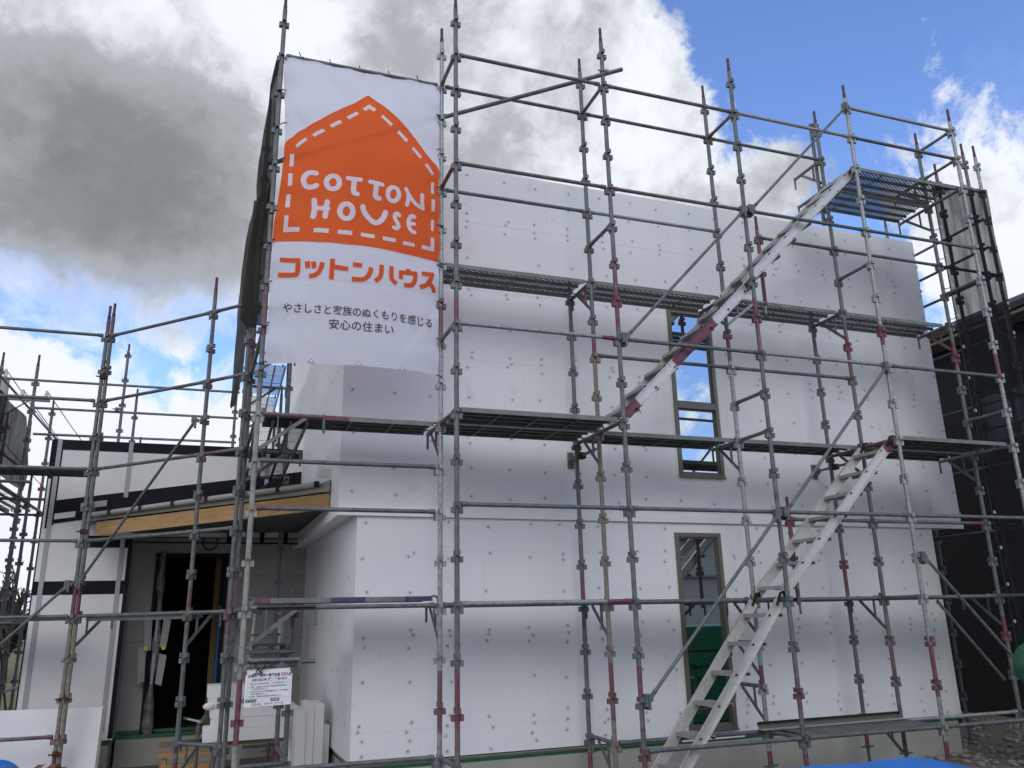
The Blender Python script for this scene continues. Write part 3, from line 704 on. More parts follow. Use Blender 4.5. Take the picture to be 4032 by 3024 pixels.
def plank(L, W_, kind, x, y, z, label, rot=0.):
    key = (L, W_, kind)
    if key not in protos: o = make_plank(L, W_, kind, 'deck_plank', label, 'deck plank', GROUPD); protos[key] = o
    else: o = dup(protos[key]); o['label'] = label
    o.location = (x, y, z+random.uniform(-.003, .003)); o.rotation_euler = (0, 0, rot); return o
Lp = B-.12
zc = lambda k: kz(k)+.06
plank(Lp, .50, 'mesh', OX[3]+.06, .28, zc(1)+.03, 'see-through mesh deck plank at the top stair landing, front one of the pair')
plank(Lp, .50, 'mesh', OX[3]+.06, .82, zc(1)+.03, 'see-through mesh deck plank at the top stair landing, rear one of the pair')
for i, t in enumerate(['just right of the banner above the second lift', 'above the head of the upper window, left of the stair', 'behind the upper stair flights, right of the upper window', 'at the far right end below the top landing']):
    plank(Lp, .48, 'mesh', IX[i]+.06, .86, zc(5)+.03, 'narrow mesh deck plank '+t)
plank(Lp, .50, 'solid', OX[0]+.06, .27, zc(9)+.04, 'wide steel deck plank of the lower stair landing right of the banner foot, front one')
plank(Lp, .50, 'solid', OX[0]+.06, .83, zc(9)+.04, 'wide steel deck plank of the lower stair landing right of the banner foot, rear one')
plank(Lp, .46, 'solid', IX[1]+.06, .84, zc(9)+.03, 'steel deck plank crossing the lower pane of the upper window')
plank(Lp, .46, 'solid', IX[2]+.06, .84, zc(9)+.03, 'steel deck plank right of the upper window above the wall tie')
plank(Lp, .50, 'solid', OX[3]+.06, .27, zc(9)+.04, 'steel deck plank at the head of the middle stair flight, front one')
plank(Lp, .50, 'solid', OX[3]+.06, .83, zc(9)+.04, 'steel deck plank at the head of the middle stair flight, rear one')
plank(Lp, .46, 'solid', LX+.06, .86, zc(9)+.03, 'steel deck plank with a magenta edge hung below the banner')
pl = MB(); pl.box(-1.30, -.93, .6255, .6292, 3.747, 3.789); part(pl, 'painted_edge', RED, bpy.data.objects[[o.name for o in bpy.data.objects if o.get('label', '').endswith('hung below the banner')][0]], loc=(0, 0, 0)).location = Vector((0, 0, 0))-Vector((LX+.06, .86, zc(9)+.03))
for i, t in enumerate(['left of the ground-floor window at eye level', 'crossing the ground-floor window at eye level', 'behind the foot of the middle stair flight at eye level', 'at the far right at eye level']):
    plank(Lp, .46, 'solid', IX[i]+.06, .86, zc(13)+.02, 'steel deck plank seen edge-on '+t)
npl = plank(Lp, .46, 'solid', LX+.06, .86, zc(13)+.085, 'steel deck plank with a navy paint mark above the notice board')
for x0, x1, m_ in ((.02, .16, RED), (.70, 1.02, NAVY), (1.40, 1.66, NAVY)):
    pe = MB(); pe.box(x0, x1, -.2335, -.2305, -.044, .001); part(pe, 'painted_edge', m_, npl, local=True)
plank(Lp, .50, 'solid', OX[2]+.10, .31, .625, 'low steel deck plank near the ground under the folded metal channel')
NETD2 = net_mat('mesh_net_brown', .03, (.075, .07, .062))
NET1 = [(z, [(x, 1.2), ((x-1.80)/2-.01, 1.05), (-1.79, 1.0)]) for z, x in ((8.15, -1.82), (7.75, -1.902), (7.30, -1.917), (6.80, -1.945), (6.49, -1.95), (6.27, -1.93), (5.68, -1.993), (5.25, -2.03), (4.94, -2.047), (4.80, -1.953))]
NET2 = [(z, [(x, 4.2), ((x+xr)/2, 4.05), (xr, 3.95)]) for z, x, xr in ((7.85, -1.965, -1.90), (7.51, -2.019, -1.85), (7.01, -2.04, -1.80), (6.66, -2.05, -1.85), (6.26, -2.054, -1.87), (5.87, -2.058, -1.90), (5.50, -2.07, -1.95), (5.15, -2.073, -1.96), (4.69, -2.077, -2.03))]
# folded metal channel lying on the low plank
CH = thing('metal_channel', 'long folded green-and-grey metal channel lying on the low plank', 'metal channel', (3.6, .5, .62))
mb = MB(); p, q = Vector((3.44, .46, .64)), Vector((5.40, .50, .64))
d_ = (q-p).normalized(); n_ = Vector((-d_.y, d_.x, 0))
def sheet(a0, a1, z0, z1, m_, nm):
    w = MB(); w.prism([p+n_*a0+Vector((0, 0, z0)), q+n_*a0+Vector((0, 0, z0)), q+n_*a1+Vector((0, 0, z1)), p+n_*a1+Vector((0, 0, z1))], (0, 0, .003)); part(w, nm, m_, CH)
sheet(0, .07, -.004, .002, STEELW, 'flange'); sheet(.07, .10, .003, .055, STEELSHEET, 'web'); sheet(.05, .099, .075, .058, STEELSHEET, 'lip')

# ------------------------------------------------------------------ stair flights
def stair(x0, z0, x1, z1, treads, label, red=(), topred=0):
    o = thing('stair_flight', label, 'scaffold stair', (x0, .3, z0), 'aluminium stair flights')
    d_ = Vector((x1-x0, 0, z1-z0)); L = d_.length; d_.normalize(); up = Vector((-d_.z, 0, d_.x))
    for y in (.085, .515):
        mb = MB(); sg = -1 if y < .3 else 1
        cuts = sorted(set([0, L]+[c*L for q in red for c in q] if y < .3 else [0, L]))
        for a, b_ in zip(cuts[:-1], cuts[1:]):
            mid_ = (a+b_)/2/L; m_ = 1 if (y < .3 and any(q[0] <= mid_ <= q[1] for q in red)) else 0
            P_, Q_ = Vector((x0, y, z0))+d_*a, Vector((x0, y, z0))+d_*b_
            mb.beam(P_, Q_, .006, .105, mi=m_)
            for e in (-1, 1): mb.beam(P_+up*e*.0515+Vector((0, sg*.016, 0)), Q_+up*e*.0515+Vector((0, sg*.016, 0)), .030, .006, mi=m_ if m_ else 0)
        for tx, tz in treads:
            for e in (.02, .15):
                c_ = Vector((tx+e, y+sg*.008, tz-.018)); mb.tube(c_, c_+Vector((0, sg*.012, 0)), .010, 8, 2)
        part(mb, 'stringer', [ALU, RED, DARK], o)
    for tx, tz in treads:
        mb = MB(); mb.box(tx, tx+.20, .092, .508, tz-.006, tz, 0); mb.box(tx, tx+.006, .092, .508, tz-.036, tz-.0065, 0); mb.box(tx+.194, tx+.2, .092, .508, tz-.036, tz-.0065, 0)
        for i in range(5): mb.box(tx+.018+.036*i, tx+.026+.036*i, .093, .507, tz+.0002, tz+.003, 0)
        part(mb, 'tread', TREAD, o, (tx, .3, tz))
    for y in (.085, .515):
        mb = MB(); e = Vector((x1, y, z1)); mb.path([e-d_*.05, e+d_*.05+Vector((0, 0, .05)), e+d_*.11+Vector((0, 0, .02)), e+d_*.12+Vector((0, 0, -.04))], .016, 8); part(mb, 'hook', DARK, o)
    return o
stair(1.925, -.0+.02, 3.531, 1.93, [(1.97+.2330*i, .118+.2822*i) for i in range(7)], 'pale aluminium stair flight rising from the ground past the lower window', topred=0)
stair(3.60, 2.03, 5.32, 3.71, [(3.604+.2587*i, 2.093+.2570*i) for i in range(7)], 'pale aluminium stair flight on the right with a magenta top end', red=[(.955, 1)])
stair(1.868, 3.85, 3.585, 5.525, [(1.845+.2545*i, 3.943+.2515*i) for i in range(7)], 'aluminium stair flight with magenta stretches crossing the upper window', red=[(0, .09), (.37, .70)])
stair(3.528, 5.531, 5.378, 7.33, [(3.64+.2655*i, 5.732+.2585*i) for i in range(7)], 'topmost aluminium stair flight against white wall and sky')

# ------------------------------------------------------------------ corner scaffold: the 45 degree bays before the porch and the run to the left
A45 = R(135)
CS = thing('corner_scaffold', 'grey scaffold bays running at an angle before the timber porch roof', 'scaffold', (-2.8, 3.2, 0))
L2, M45, PR = (-1.92, 2.34), (-2.35, 2.785), (-3.64, 4.07)
post(CS, *L2, top=5.62, k0=5, red=[(12.6, 13.4, 6)], rot=R(45)); post(CS, *M45, top=6.02, k0=5, red=[(12.3, 13.1, 6), (16.2, 17, 1)], rot=R(45)); post(CS, *PR, top=6.02, k0=5, red=[(3.8, 4.9, 6), (12.1, 12.9, 1)], split=(13.1, 2), rot=R(45))
PL = (-3.695, 4.075); post(CS, *PL, top=5.98, k0=5, red=[(3.8, 4.9, 6), (12.1, 13.0, 1), (16.2, 17, 6)], split=(13.1, 2))
PX = (-5.53, 4.10); post(CS, *PX, top=5.98, k0=5)
for k, rd in ((5, None), (7, (0, .0, 6)), (9, None), (11, None), (13, None), (16, None)):
    ledger(CS, PX, PL, k, 0, (0, .25, 1) if k == 16 else None)
    if k != 16: ledger(CS, PR, M45, k, 4 if k < 10 else 0)
    ledger(CS, M45, L2, k, 0, (.3, 0, 6) if k in (7, 9) else None)
brace(CS, (-2.41-.03, 2.70, 4.15), (-3.64, 3.94, 2.36)); brace(CS, (-3.77, 4.03, 2.33), (-5.48, 4.03, .50))
for p_, ks in ((M45, (13, 16)), (PR, (13,)), (L2, (13,))):
    for k in ks: bracket(CS, p_[0], p_[1], k, .707, .707, .5)
for z in (4.98, 2.97, 1.02, .42): clamp(CS, (-3.69, 4.07, z))
mb = MB(); mb.tube((-1.87, 1.47, .30), (-1.87, 4.6, 2.42), .016, 10, 0); part(mb, 'brace', SM, CS, (-1.87, 1.5, .3))
c45 = math.cos(R(45))
plank(1.62, .24, 'solid', PR[0]+.10+.1, PR[1]+.02, zc(13)-.02, 'slim steel deck plank slung before the dark doorway', R(-45))
plank(Lp, .50, 'solid', PX[0]+.06, 4.40, zc(9)+.03, 'steel deck plank with a magenta and navy edge before the wing wall')
pl = bpy.data.objects[[o.name for o in bpy.data.objects if o.get('label', '').endswith('edge before the wing wall')][0]]
for x0, x1, m_ in ((0.25, 1.0, RED), (1.25, 1.66, NAVY)):
    mb = MB(); mb.box(x0, x1, -.2535, -.2505, -.044, .001); part(mb, 'painted_edge', m_, pl, local=True)
plank(Lp, .50, 'solid', PX[0]+.06, 4.40, zc(13)+.0, 'steel deck plank before the wing wall at eye level, left of the timber porch')

# ------------------------------------------------------------------ side scaffold along the left flank, with its nets
SS = thing('side_scaffold', 'scaffold row running back along the left flank of the tall house', 'scaffold', (-1.85, 4, 0))
SY = [2.45, 4.28, 6.1, 7.9]
for y in SY: post(SS, -1.86, y, top=8.5 if y < 3 else 8.3, k0=0, red=[(6, 7, 6), (12, 13, 6)])
for y in (4.28, 6.1, 7.9): post(SS, -1.30, y, top=5.6, k0=4)
ys = [Wd]+SY
for a, c_ in zip(ys[:-1], ys[1:]):
    for k in ((0, 3, 7, 9, 11, 13) if a > 2 else (3, 7, 9, 13)): ledger(SS, (-1.86 if a > 1 else LX, a), (-1.86, c_), k, 4)
for y in SY:
    for k in (5, 9): bracket(SS, -1.86, y, k, 1, 0, .62, mi=4)
brace(SS, (-1.33, 4.4, 5.9), (-1.2, 6.2, 4.3), mi=4, clamp=False)
names = ['nearest of the mesh deck planks beside the left flank, below the banner foot', 'mesh deck plank beside the left flank, first of the row under the banner corner', 'mesh deck plank beside the left flank, second of the row under the banner corner', 'mesh deck plank beside the left flank, farthest back of all']
plank(1.72, .50, 'mesh', -1.57, .66, zc(9)-.02, names[0], R(90))
plank(1.72, .48, 'mesh', -1.57, 4.75, zc(5)-.02, names[1], R(90))
plank(1.72, .48, 'mesh', -1.57, 6.62, zc(5)-.02, names[2], R(90))
plank(1.72, .48, 'mesh', -1.57, 2.55, zc(9)-.02, names[3].replace('farthest back of all', 'behind the nearest one'), R(90))
def drape(name, label, outline, m_, cat='safety net'):
    """hanging net; outline = rows of (z, [(x, y), ...])"""
    mb = MB(); n = len(outline[0][1]); sub = 6
    rows = []
    for j in range((len(outline)-1)*5+1):
        t = j/5; i = min(int(t), len(outline)-2); ft = t-i
        z = outline[i][0]*(1-ft)+outline[i+1][0]*ft; rw = []
        for k in range((n-1)*sub+1):
            tk = k/sub; kk = min(int(tk), n-2); fk = tk-kk
            def at(o_): return Vector((o_[1][kk][0]*(1-fk)+o_[1][kk+1][0]*fk, o_[1][kk][1]*(1-fk)+o_[1][kk+1][1]*fk))
            v = at(outline[i])*(1-ft)+at(outline[i+1])*ft
            w = .035*math.sin(tk*6.3+z*1.7)+.03*mnoise.noise(Vector((tk*2, z*2.2, 3.1)))
            rw.append((v.x+w*.55, v.y+w, z))
        rows.append(rw)
    m1 = len(rows[0])
    mb.add([v for r_ in rows for v in r_], [[j*m1+k, j*m1+k+1, (j+1)*m1+k+1, (j+1)*m1+k] for j in range(len(rows)-1) for k in range(m1-1)], 0, True)
    o = mb.build(name, m_); tag(o, label, cat); return o
drape('safety_net', 'dark folded net hanging beside the banner on its left', NET1, NETD)
drape('safety_net', 'frayed brownish net bundle hanging left of the banner foot', NET2, NETD2)

# ------------------------------------------------------------------ scaffold behind the wing and the netted one on the far left
RS = thing('rear_scaffold', 'scaffold rails and uprights showing above the low wing roof', 'scaffold', (-3.5, 7.7, 0))
for x, tp, y in ((-3.86, 6.62, 7.7), (-3.74, 6.05, 8.6), (-3.60, 5.15, 8.6), (-2.0, 6.3, 7.7), (-5.75, 6.3, 7.7)): post(RS, x, y, top=tp, k0=3, mi=4)
def pipe(par, p, q, r_=.0213, mi=0, name='ledger'): mb = MB(); mb.tube(p, q, r_, 12, mi); return part(mb, name, SM, par, p)
pipe(RS, (-5.76, 7.7, 5.85), (-1.95, 7.7, 5.87), mi=4); pipe(RS, (-5.2, 7.7, 5.375), (-1.95, 7.7, 5.385)); pipe(RS, (-5.15, 7.7, 4.93), (-1.95, 7.7, 4.94), mi=4)
clamp(RS, (-3.93, 7.68, 5.42), 4); clamp(RS, (-3.70, 8.58, 5.0), 4)
NS = thing('netted_scaffold', 'shaded scaffold along the far left edge with mesh decks', 'scaffold', (-5.2, 6, 0))
for x, y, tp, rd in ((-4.99, 6.62, 5.98, ()), (-5.1, 8.64, 5.75, [(3.5, 5, 6), (8, 9.5, 1)]), (-5.55, 5.9, 5.55, [(4, 5.2, 6)]), (-5.6, 7.9, 5.3, [(4, 6, 1)]), (-5.65, 9.8, 5.6, ()), (-5.05, 4.9, 4.3, [(11.5, 13, 1)]), (-5.22, 6.0, 4.9, ()), (-5.3, 8.1, 4.6, [(12, 13, 6)]), (-5.02, 7.4, 4.2, ())):
    post(NS, x, y, top=tp, k0=4, red=rd, mi=4)
pipe(NS, (-5.6, 3.2, 4.62), (-5.6, 9.8, 4.62), mi=4); pipe(NS, (-5.05, 4.8, 5.13), (-5.05, 9.8, 5.13), mi=4, r_=.017)
for z in (3.76, 1.95, .9): pipe(NS, (-5.62, 4, z), (-5.62, 9.9, z), mi=4); pipe(NS, (-5.02, 4.9, z), (-5.08, 9.9, z), mi=4)
for y in (4.9, 6.6, 8.6):
    for z in (3.70, 1.9): pipe(NS, (-5.7, y, z), (-4.5, y, z), mi=4, name='transom')
brace(NS, (-5.05, 6.7, 2.0), (-5.1, 8.6, .3), mi=4, clamp=False)
plank(1.80, .50, 'mesh', -5.33, 5.1, 3.80, 'dark mesh deck plank at the left picture edge, nearer of two', R(90))
plank(1.80, .50, 'mesh', -5.33, 6.95, 3.80, 'dark mesh deck plank at the left picture edge, farther of two', R(90))
plank(1.80, .50, 'mesh', -5.87, 6.95, 3.80, 'dark mesh deck plank at the left picture edge, outer one beside the farther plank', R(90))
drape('safety_net', 'grey see-through net with a sloping top at the left picture edge', [(5.05, [(-5.17, 4.0), (-5.14, 5.6), (-5.14, 6.95)]), (4.3, [(-5.17, 4.0), (-5.14, 5.6), (-5.12, 7.5)]), (3.95, [(-5.2, 4.0), (-5.16, 5.6), (-5.14, 7.5)])], NETL)
drape('safety_net', 'lower grey net behind the mesh decks at the left picture edge', [(3.5, [(-5.95, 4.6), (-5.92, 6.4), (-5.92, 8.3)]), (1.8, [(-5.95, 4.6), (-5.9, 6.4), (-5.94, 8.2)]), (.1, [(-5.95, 4.6), (-5.97, 6.4), (-5.92, 8.3)])], NETL)

# ------------------------------------------------------------------ right end: net, posts, dark neighbour
ES = thing('end_scaffold', 'scaffold uprights behind the black net right of the white house', 'scaffold', (8, 1, 0))
post(ES, 7.52, .62, top=8.15, k0=0); post(ES, 8.12, .62, k0=-1); post(ES, 8.345, .60, k0=-1, mi=3)
for y in (2.42, 4.24, 6.06): post(ES, 8.30, y, top=8.3, k0=0, mi=4)
for k in (1, 2, 3, 5, 7, 9, 11): pipe(ES, (8.28, .62, kz(k)+.058), (8.28, 6.1, kz(k)+.058), mi=4)
for k in (0, 3, 7, 11): pipe(ES, (7.2, .60, kz(k)+.058), (8.4, .60, kz(k)+.058), mi=0)
pipe(ES, (7.52, .62, 7.75), (8.36, .62, 7.86), mi=4)
mb = MB(); nx, nz = 14, 48
tp = lambda t: 7.80+.02*t-.10*math.sin(math.pi*t)
vsn = []
for j in range(nz+1):
    for i in range(nx+1):
        t = i/nx; z0 = .12; z = z0+(tp(t)-z0)*j/nz; x = 7.29+1.075*t+(.012*math.sin(z*2.1) if 0 < i < nx else 0)-.0*(1-j/nz)
        vsn.append((x, .545+.02*mnoise.noise(Vector((t*3, z*1.3, 0)))+.012*math.sin(z*5+t*4), z))
mb.add(vsn, [[j*(nx+1)+i, j*(nx+1)+i+1, (j+1)*(nx+1)+i+1, (j+1)*(nx+1)+i] for j in range(nz) for i in range(nx)], 0, True)
NT = thing('safety_net', 'tall black mesh net sheet tied to the posts at the right', 'safety net', (7.8, .545, .1))
part(mb, 'mesh_sheet', NETC, NT)
mb = MB(); mb.path([(7.285, .54, .12), (7.287, .54, 3), (7.288, .54, 5.5), (7.29, .54, 7.8)], .009, 6); part(mb, 'edge_rope', CORD, NT)
for i in range(15):
    mb = MB(); z = .75+i*.45
    for k in range(10):
        a0, a1 = 2*math.pi*k/10, 2*math.pi*(k+1)/10
        mb.quad(*[(7.318+rr_*math.cos(a_), .528, z+rr_*math.sin(a_)) for rr_, a_ in ((.012, a0), (.020, a0), (.020, a1), (.012, a1))])
    part(mb, 'eyelet', TRIM, NT, (7.318, .528, z))
    mb = MB(); mb.path([(7.315, .53, z), (7.28, .535, z-.03), (7.235, .55, z-.055), (7.19, .555, z-.05)], .0055, 5); part(mb, 'tie', CORD, NT, (7.3, .53, z))
def siding(name, c, scale, axis=2):
    m = mat(name, c, .65); nt = m.node_tree; b_ = nt.nodes['Principled BSDF']; t = nt.nodes.new('ShaderNodeTexCoord')
    w = nt.nodes.new('ShaderNodeTexWave'); w.bands_direction = 'XYZ'[axis]; w.inputs['Scale'].default_value = scale; w.wave_profile = 'SAW' if axis == 2 else 'SIN'
    nt.links.new(t.outputs['Object'], w.inputs['Vector']); bp = nt.nodes.new('ShaderNodeBump'); bp.inputs['Strength'].default_value = .9; bp.inputs['Distance'].default_value = .03
    nt.links.new(w.outputs['Fac'], bp.inputs['Height']); nt.links.new(bp.outputs[0], b_.inputs['Normal']); return m
NB = thing('neighbour_house', 'dark-clad neighbouring house with a black ribbed roof at the right edge', 'house', (10.9, 5, 0))
mb = MB(); mb.box(10.95, 19, -1.2, 15, 0, 6.62); part(mb, 'wall', siding('black_siding', (.012, .012, .013), 1.4), NB)
mb = MB(); mb.prism([(10.42, -1.6, 6.72), (14.6, -1.6, 8.5), (14.6, -1.6, 8.62), (10.42, -1.6, 6.84)], (0, 17.2, 0)); mb.prism([(19.4, -1.6, 6.72), (14.6, -1.6, 8.5), (14.6, -1.6, 8.62), (19.4, -1.6, 6.84)], (0, 17.2, 0))
part(mb, 'roof', siding('black_metal_roof', (.022, .022, .025), 2.4, 1), NB)
mb = MB(); mb.box(10.46, 10.95, -1.5, 15.3, 6.64, 6.70); part(mb, 'soffit', SOFF, NB)
mb = MB(); mb.box(10.945, 10.95, 2.2, 3.6, 4.6, 5.6); w_ = part(mb, 'window', mat('dark_frame', (.03, .03, .03), .4), NB)
mb = MB(); mb.box(10.938, 10.943, 2.28, 3.52, 4.68, 5.52); part(mb, 'pane', GLASS, w_)
WF = thing('mesh_fence', 'black wire mesh fence in the gap between the two houses', 'fence', (9.4, 4, 0))
for y in (1.6, 3.6, 5.6, 7.6): mb = MB(); mb.tube((9.4, y, 0), (9.4, y, 1.5), .025, 8); part(mb, 'fence_post', DARKW, WF, (9.4, y, 0))
mb = MB()
for i in range(60): y = 1.6+i*.1; mb.tube((9.38, y, .08), (9.38, y, 1.45), .003, 5); mb.tube((9.38, y, 1.45), (9.33, y, 1.52), .003, 5)
for z in (.1, .3, .5, .7, .9, 1.1, 1.3, 1.45): mb.tube((9.382, 1.6, z), (9.382, 7.6, z), .003, 5)
part(mb, 'wire_panel', DARKW, WF)
OL=[(-1.71,6.686),(-1.677,6.732),(-1.633,6.77),(-1.61,6.812),(-1.566,6.857),(-1.435,6.96),(-1.288,7.079),(-1.145,7.201),(-1.004,7.319),(-0.862,7.448)]
OR=[(-0.047,6.658),(-0.076,6.716),(-0.117,6.75),(-0.162,6.794),(-0.256,6.91),(-0.353,7.03),(-0.467,7.161),(-0.58,7.264),(-0.673,7.333),(-0.794,7.403),(-0.862,7.448)]
DASH=[[(-0.92,7.253),(-0.851,7.317),(-0.849,7.255),(-0.893,7.218)],[(-0.851,7.317),(-0.773,7.265),(-0.797,7.226),(-0.849,7.255)],[(-1.095,7.094),(-0.985,7.192),(-0.96,7.159),(-1.066,7.062)],[(-1.271,6.952),(-1.165,7.035),(-1.138,7.003),(-1.242,6.92)],[(-1.448,6.814),(-1.339,6.901),(-1.312,6.868),(-1.42,6.783)],[(-1.611,6.652),(-1.564,6.712),(-1.542,6.682),(-1.589,6.624)],[(-1.564,6.712),(-1.512,6.759),(-1.49,6.728),(-1.542,6.682)],[(-1.658,6.552),(-1.617,6.557),(-1.616,6.41),(-1.656,6.408)],[(-1.662,6.322),(-1.62,6.325),(-1.62,6.177),(-1.661,6.173)],[(-1.668,6.081),(-1.625,6.085),(-1.63,5.93),(-1.673,5.929)],[(-0.722,7.174),(-0.695,7.21),(-0.583,7.116),(-0.608,7.079)],[(-0.538,7.014),(-0.511,7.053),(-0.408,6.947),(-0.431,6.912)],[(-0.37,6.844),(-0.344,6.875),(-0.251,6.768),(-0.273,6.739)],[(-0.219,6.671),(-0.192,6.702),(-0.106,6.601),(-0.127,6.571)],[(-0.134,6.495),(-0.096,6.502),(-0.098,6.354),(-0.14,6.349)],[(-0.138,6.264),(-0.096,6.27),(-0.097,6.127),(-0.136,6.123)],[(-0.134,6.033),(-0.096,6.039),(-0.11,5.89),(-0.138,5.895)],[(-1.675,5.829),(-1.637,5.829),(-1.636,5.701),(-1.679,5.649)],[(-1.636,5.701),(-1.521,5.704),(-1.521,5.654),(-1.679,5.649)],[(-1.383,5.705),(-1.234,5.706),(-1.234,5.655),(-1.383,5.656)],[(-1.144,5.703),(-0.998,5.702),(-1.0,5.654),(-1.145,5.657)],[(-0.909,5.699),(-0.765,5.7),(-0.767,5.653),(-0.909,5.655)],[(-0.678,5.694),(-0.539,5.695),(-0.541,5.649),(-0.679,5.651)],[(-0.461,5.688),(-0.328,5.685),(-0.329,5.648),(-0.463,5.644)],[(-0.244,5.693),(-0.142,5.693),(-0.095,5.653),(-0.246,5.648)],[(-0.142,5.802),(-0.104,5.806),(-0.095,5.653),(-0.142,5.693)]]
LET=[(0.056,0,[(-1.387,6.337),(-1.431,6.345),(-1.476,6.327),(-1.505,6.277),(-1.507,6.228),(-1.486,6.181),(-1.448,6.167),(-1.403,6.175),(-1.379,6.192)]),(0.054,1,[(-1.148,6.248),(-1.15,6.224),(-1.159,6.201),(-1.173,6.183),(-1.191,6.17),(-1.211,6.164),(-1.232,6.166),(-1.25,6.175),(-1.266,6.191),(-1.276,6.212),(-1.28,6.235),(-1.278,6.26),(-1.269,6.282),(-1.255,6.3),(-1.237,6.313),(-1.217,6.319),(-1.196,6.317),(-1.177,6.308),(-1.162,6.292),(-1.152,6.272)]),(0.05,0,[(-1.061,6.309),(-0.992,6.306),(-0.931,6.309)]),(0.054,0,[(-0.998,6.299),(-1.001,6.224),(-1.003,6.169),(-0.991,6.141),(-0.961,6.136)]),(0.05,0,[(-0.828,6.296),(-0.759,6.295),(-0.701,6.294)]),(0.054,0,[(-0.766,6.285),(-0.768,6.205),(-0.77,6.155),(-0.76,6.132),(-0.729,6.127)]),(0.05,1,[(-0.515,6.225),(-0.517,6.199),(-0.526,6.174),(-0.539,6.152),(-0.556,6.136),(-0.575,6.127),(-0.594,6.127),(-0.611,6.135),(-0.625,6.15),(-0.634,6.171),(-0.637,6.195),(-0.635,6.222),(-0.627,6.247),(-0.614,6.268),(-0.597,6.284),(-0.578,6.293),(-0.559,6.294),(-0.541,6.286),(-0.527,6.271),(-0.518,6.25)]),(0.044,0,[(-0.433,6.311),(-0.389,6.227),(-0.321,6.156),(-0.238,6.125)]),(0.044,0,[(-0.407,6.242),(-0.408,6.182),(-0.422,6.118)]),(0.044,0,[(-0.247,6.287),(-0.249,6.207),(-0.238,6.125)]),(0.056,0,[(-1.393,6.025),(-1.385,5.944),(-1.387,5.887),(-1.395,5.835)]),(0.054,0,[(-1.261,6.014),(-1.269,5.961),(-1.272,5.894),(-1.276,5.841)]),(0.05,0,[(-1.377,5.935),(-1.311,5.937),(-1.253,5.936)]),(0.056,1,[(-1.0,5.931),(-1.002,5.905),(-1.011,5.88),(-1.025,5.859),(-1.043,5.845),(-1.063,5.839),(-1.083,5.841),(-1.102,5.851),(-1.117,5.868),(-1.127,5.89),(-1.131,5.916),(-1.128,5.942),(-1.12,5.966),(-1.106,5.987),(-1.088,6.001),(-1.068,6.007),(-1.048,6.006),(-1.029,5.996),(-1.014,5.979),(-1.004,5.957)]),(0.056,0,[(-0.897,5.999),(-0.887,5.952),(-0.838,5.883),(-0.784,5.84),(-0.74,5.838),(-0.697,5.876),(-0.671,5.93),(-0.654,5.982)]),(0.046,0,[(-0.504,5.978),(-0.527,5.994),(-0.55,5.976),(-0.549,5.928),(-0.525,5.884),(-0.513,5.843),(-0.533,5.814),(-0.562,5.817)]),(0.046,0,[(-0.334,6.002),(-0.368,5.998),(-0.394,5.957),(-0.4,5.906),(-0.39,5.85),(-0.361,5.818),(-0.332,5.811)]),(0.044,0,[(-0.386,5.905),(-0.338,5.914)])]
KATA=[[(-1.694,5.333),(-1.519,5.334)],[(-1.52,5.356),(-1.517,5.236),(-1.523,5.2),(-1.545,5.18),(-1.703,5.178)],[(-1.431,5.327),(-1.421,5.255)],[(-1.374,5.326),(-1.357,5.255)],[(-1.283,5.326),(-1.291,5.271),(-1.32,5.207),(-1.359,5.178),(-1.405,5.17)],[(-1.184,5.373),(-1.188,5.147)],[(-1.17,5.286),(-1.024,5.274)],[(-0.981,5.331),(-0.886,5.333)],[(-0.795,5.321),(-0.803,5.265),(-0.836,5.205),(-0.885,5.179),(-0.986,5.172)],[(-0.685,5.366),(-0.687,5.274),(-0.707,5.215),(-0.749,5.175)],[(-0.579,5.367),(-0.581,5.265),(-0.566,5.212),(-0.521,5.182)],[(-0.392,5.38),(-0.394,5.335)],[(-0.495,5.317),(-0.291,5.349)],[(-0.474,5.332),(-0.477,5.243)],[(-0.312,5.359),(-0.316,5.273),(-0.338,5.221),(-0.375,5.195),(-0.441,5.184)],[(-0.241,5.361),(-0.098,5.378)],[(-0.12,5.382),(-0.139,5.315),(-0.187,5.246),(-0.258,5.206)],[(-0.163,5.281),(-0.109,5.237),(-0.089,5.185)]]
# ------------------------------------------------------------------ the hanging banner
BX0, BX1, BZ0, BZ1 = -1.775, -.038, 4.255, 7.812
def amp(t):
    t = min(1, max(0, t)); q = min(1, (1-t)/.35); return .165*(q*q*(3-2*q))*(.8+.2*math.sin(math.pi*min(1, t/.75)))
def by(x, z):
    s_ = min(1, max(0, (x-BX0)/(BX1-BX0))); t = (z-BZ0)/(BZ1-BZ0)
    y = .55-amp(t)*math.sin(math.pi*s_)**.9
    e = min(s_, 1-s_); tie = math.cos((z-7.8)/.445*2*math.pi)
    y += .022*tie*math.exp(-e*8)+.02*mnoise.noise(Vector((x*1.6, z*1.1, 0)))+.018*mnoise.noise(Vector((x*4+z*2, z*3.0, 4)))+.003*mnoise.noise(Vector((x*14, z*9, 9)))
    y += sum(.0045*math.exp(-((x-xx)/.010)**2) for xx in (-1.33, -.9, -.46))
    y += .008*math.exp(-((z-5.13)/.014)**2)+.004*math.exp(-((z-7.02)/.012)**2)
    y += .016*math.exp(-(((x+1.65)*.8+(z-7.1)*.55)/.035)**2)*math.exp(-((x+1.6)/.22)**2)
    y += .014*math.exp(-(((x+.25)*.7-(z-4.75)*.5)/.04)**2)*math.exp(-((x+.15)/.3)**2)
    return y
def inset(x, z):                                   # edges pull in between the ties on the left
    s_ = (x-BX0)/(BX1-BX0); t = (z-BZ0)/(BZ1-BZ0)
    return x+.055*(1-s_)**3*max(0, math.sin(math.pi*min(1, max(0, (t-.42)/.5))))-.0
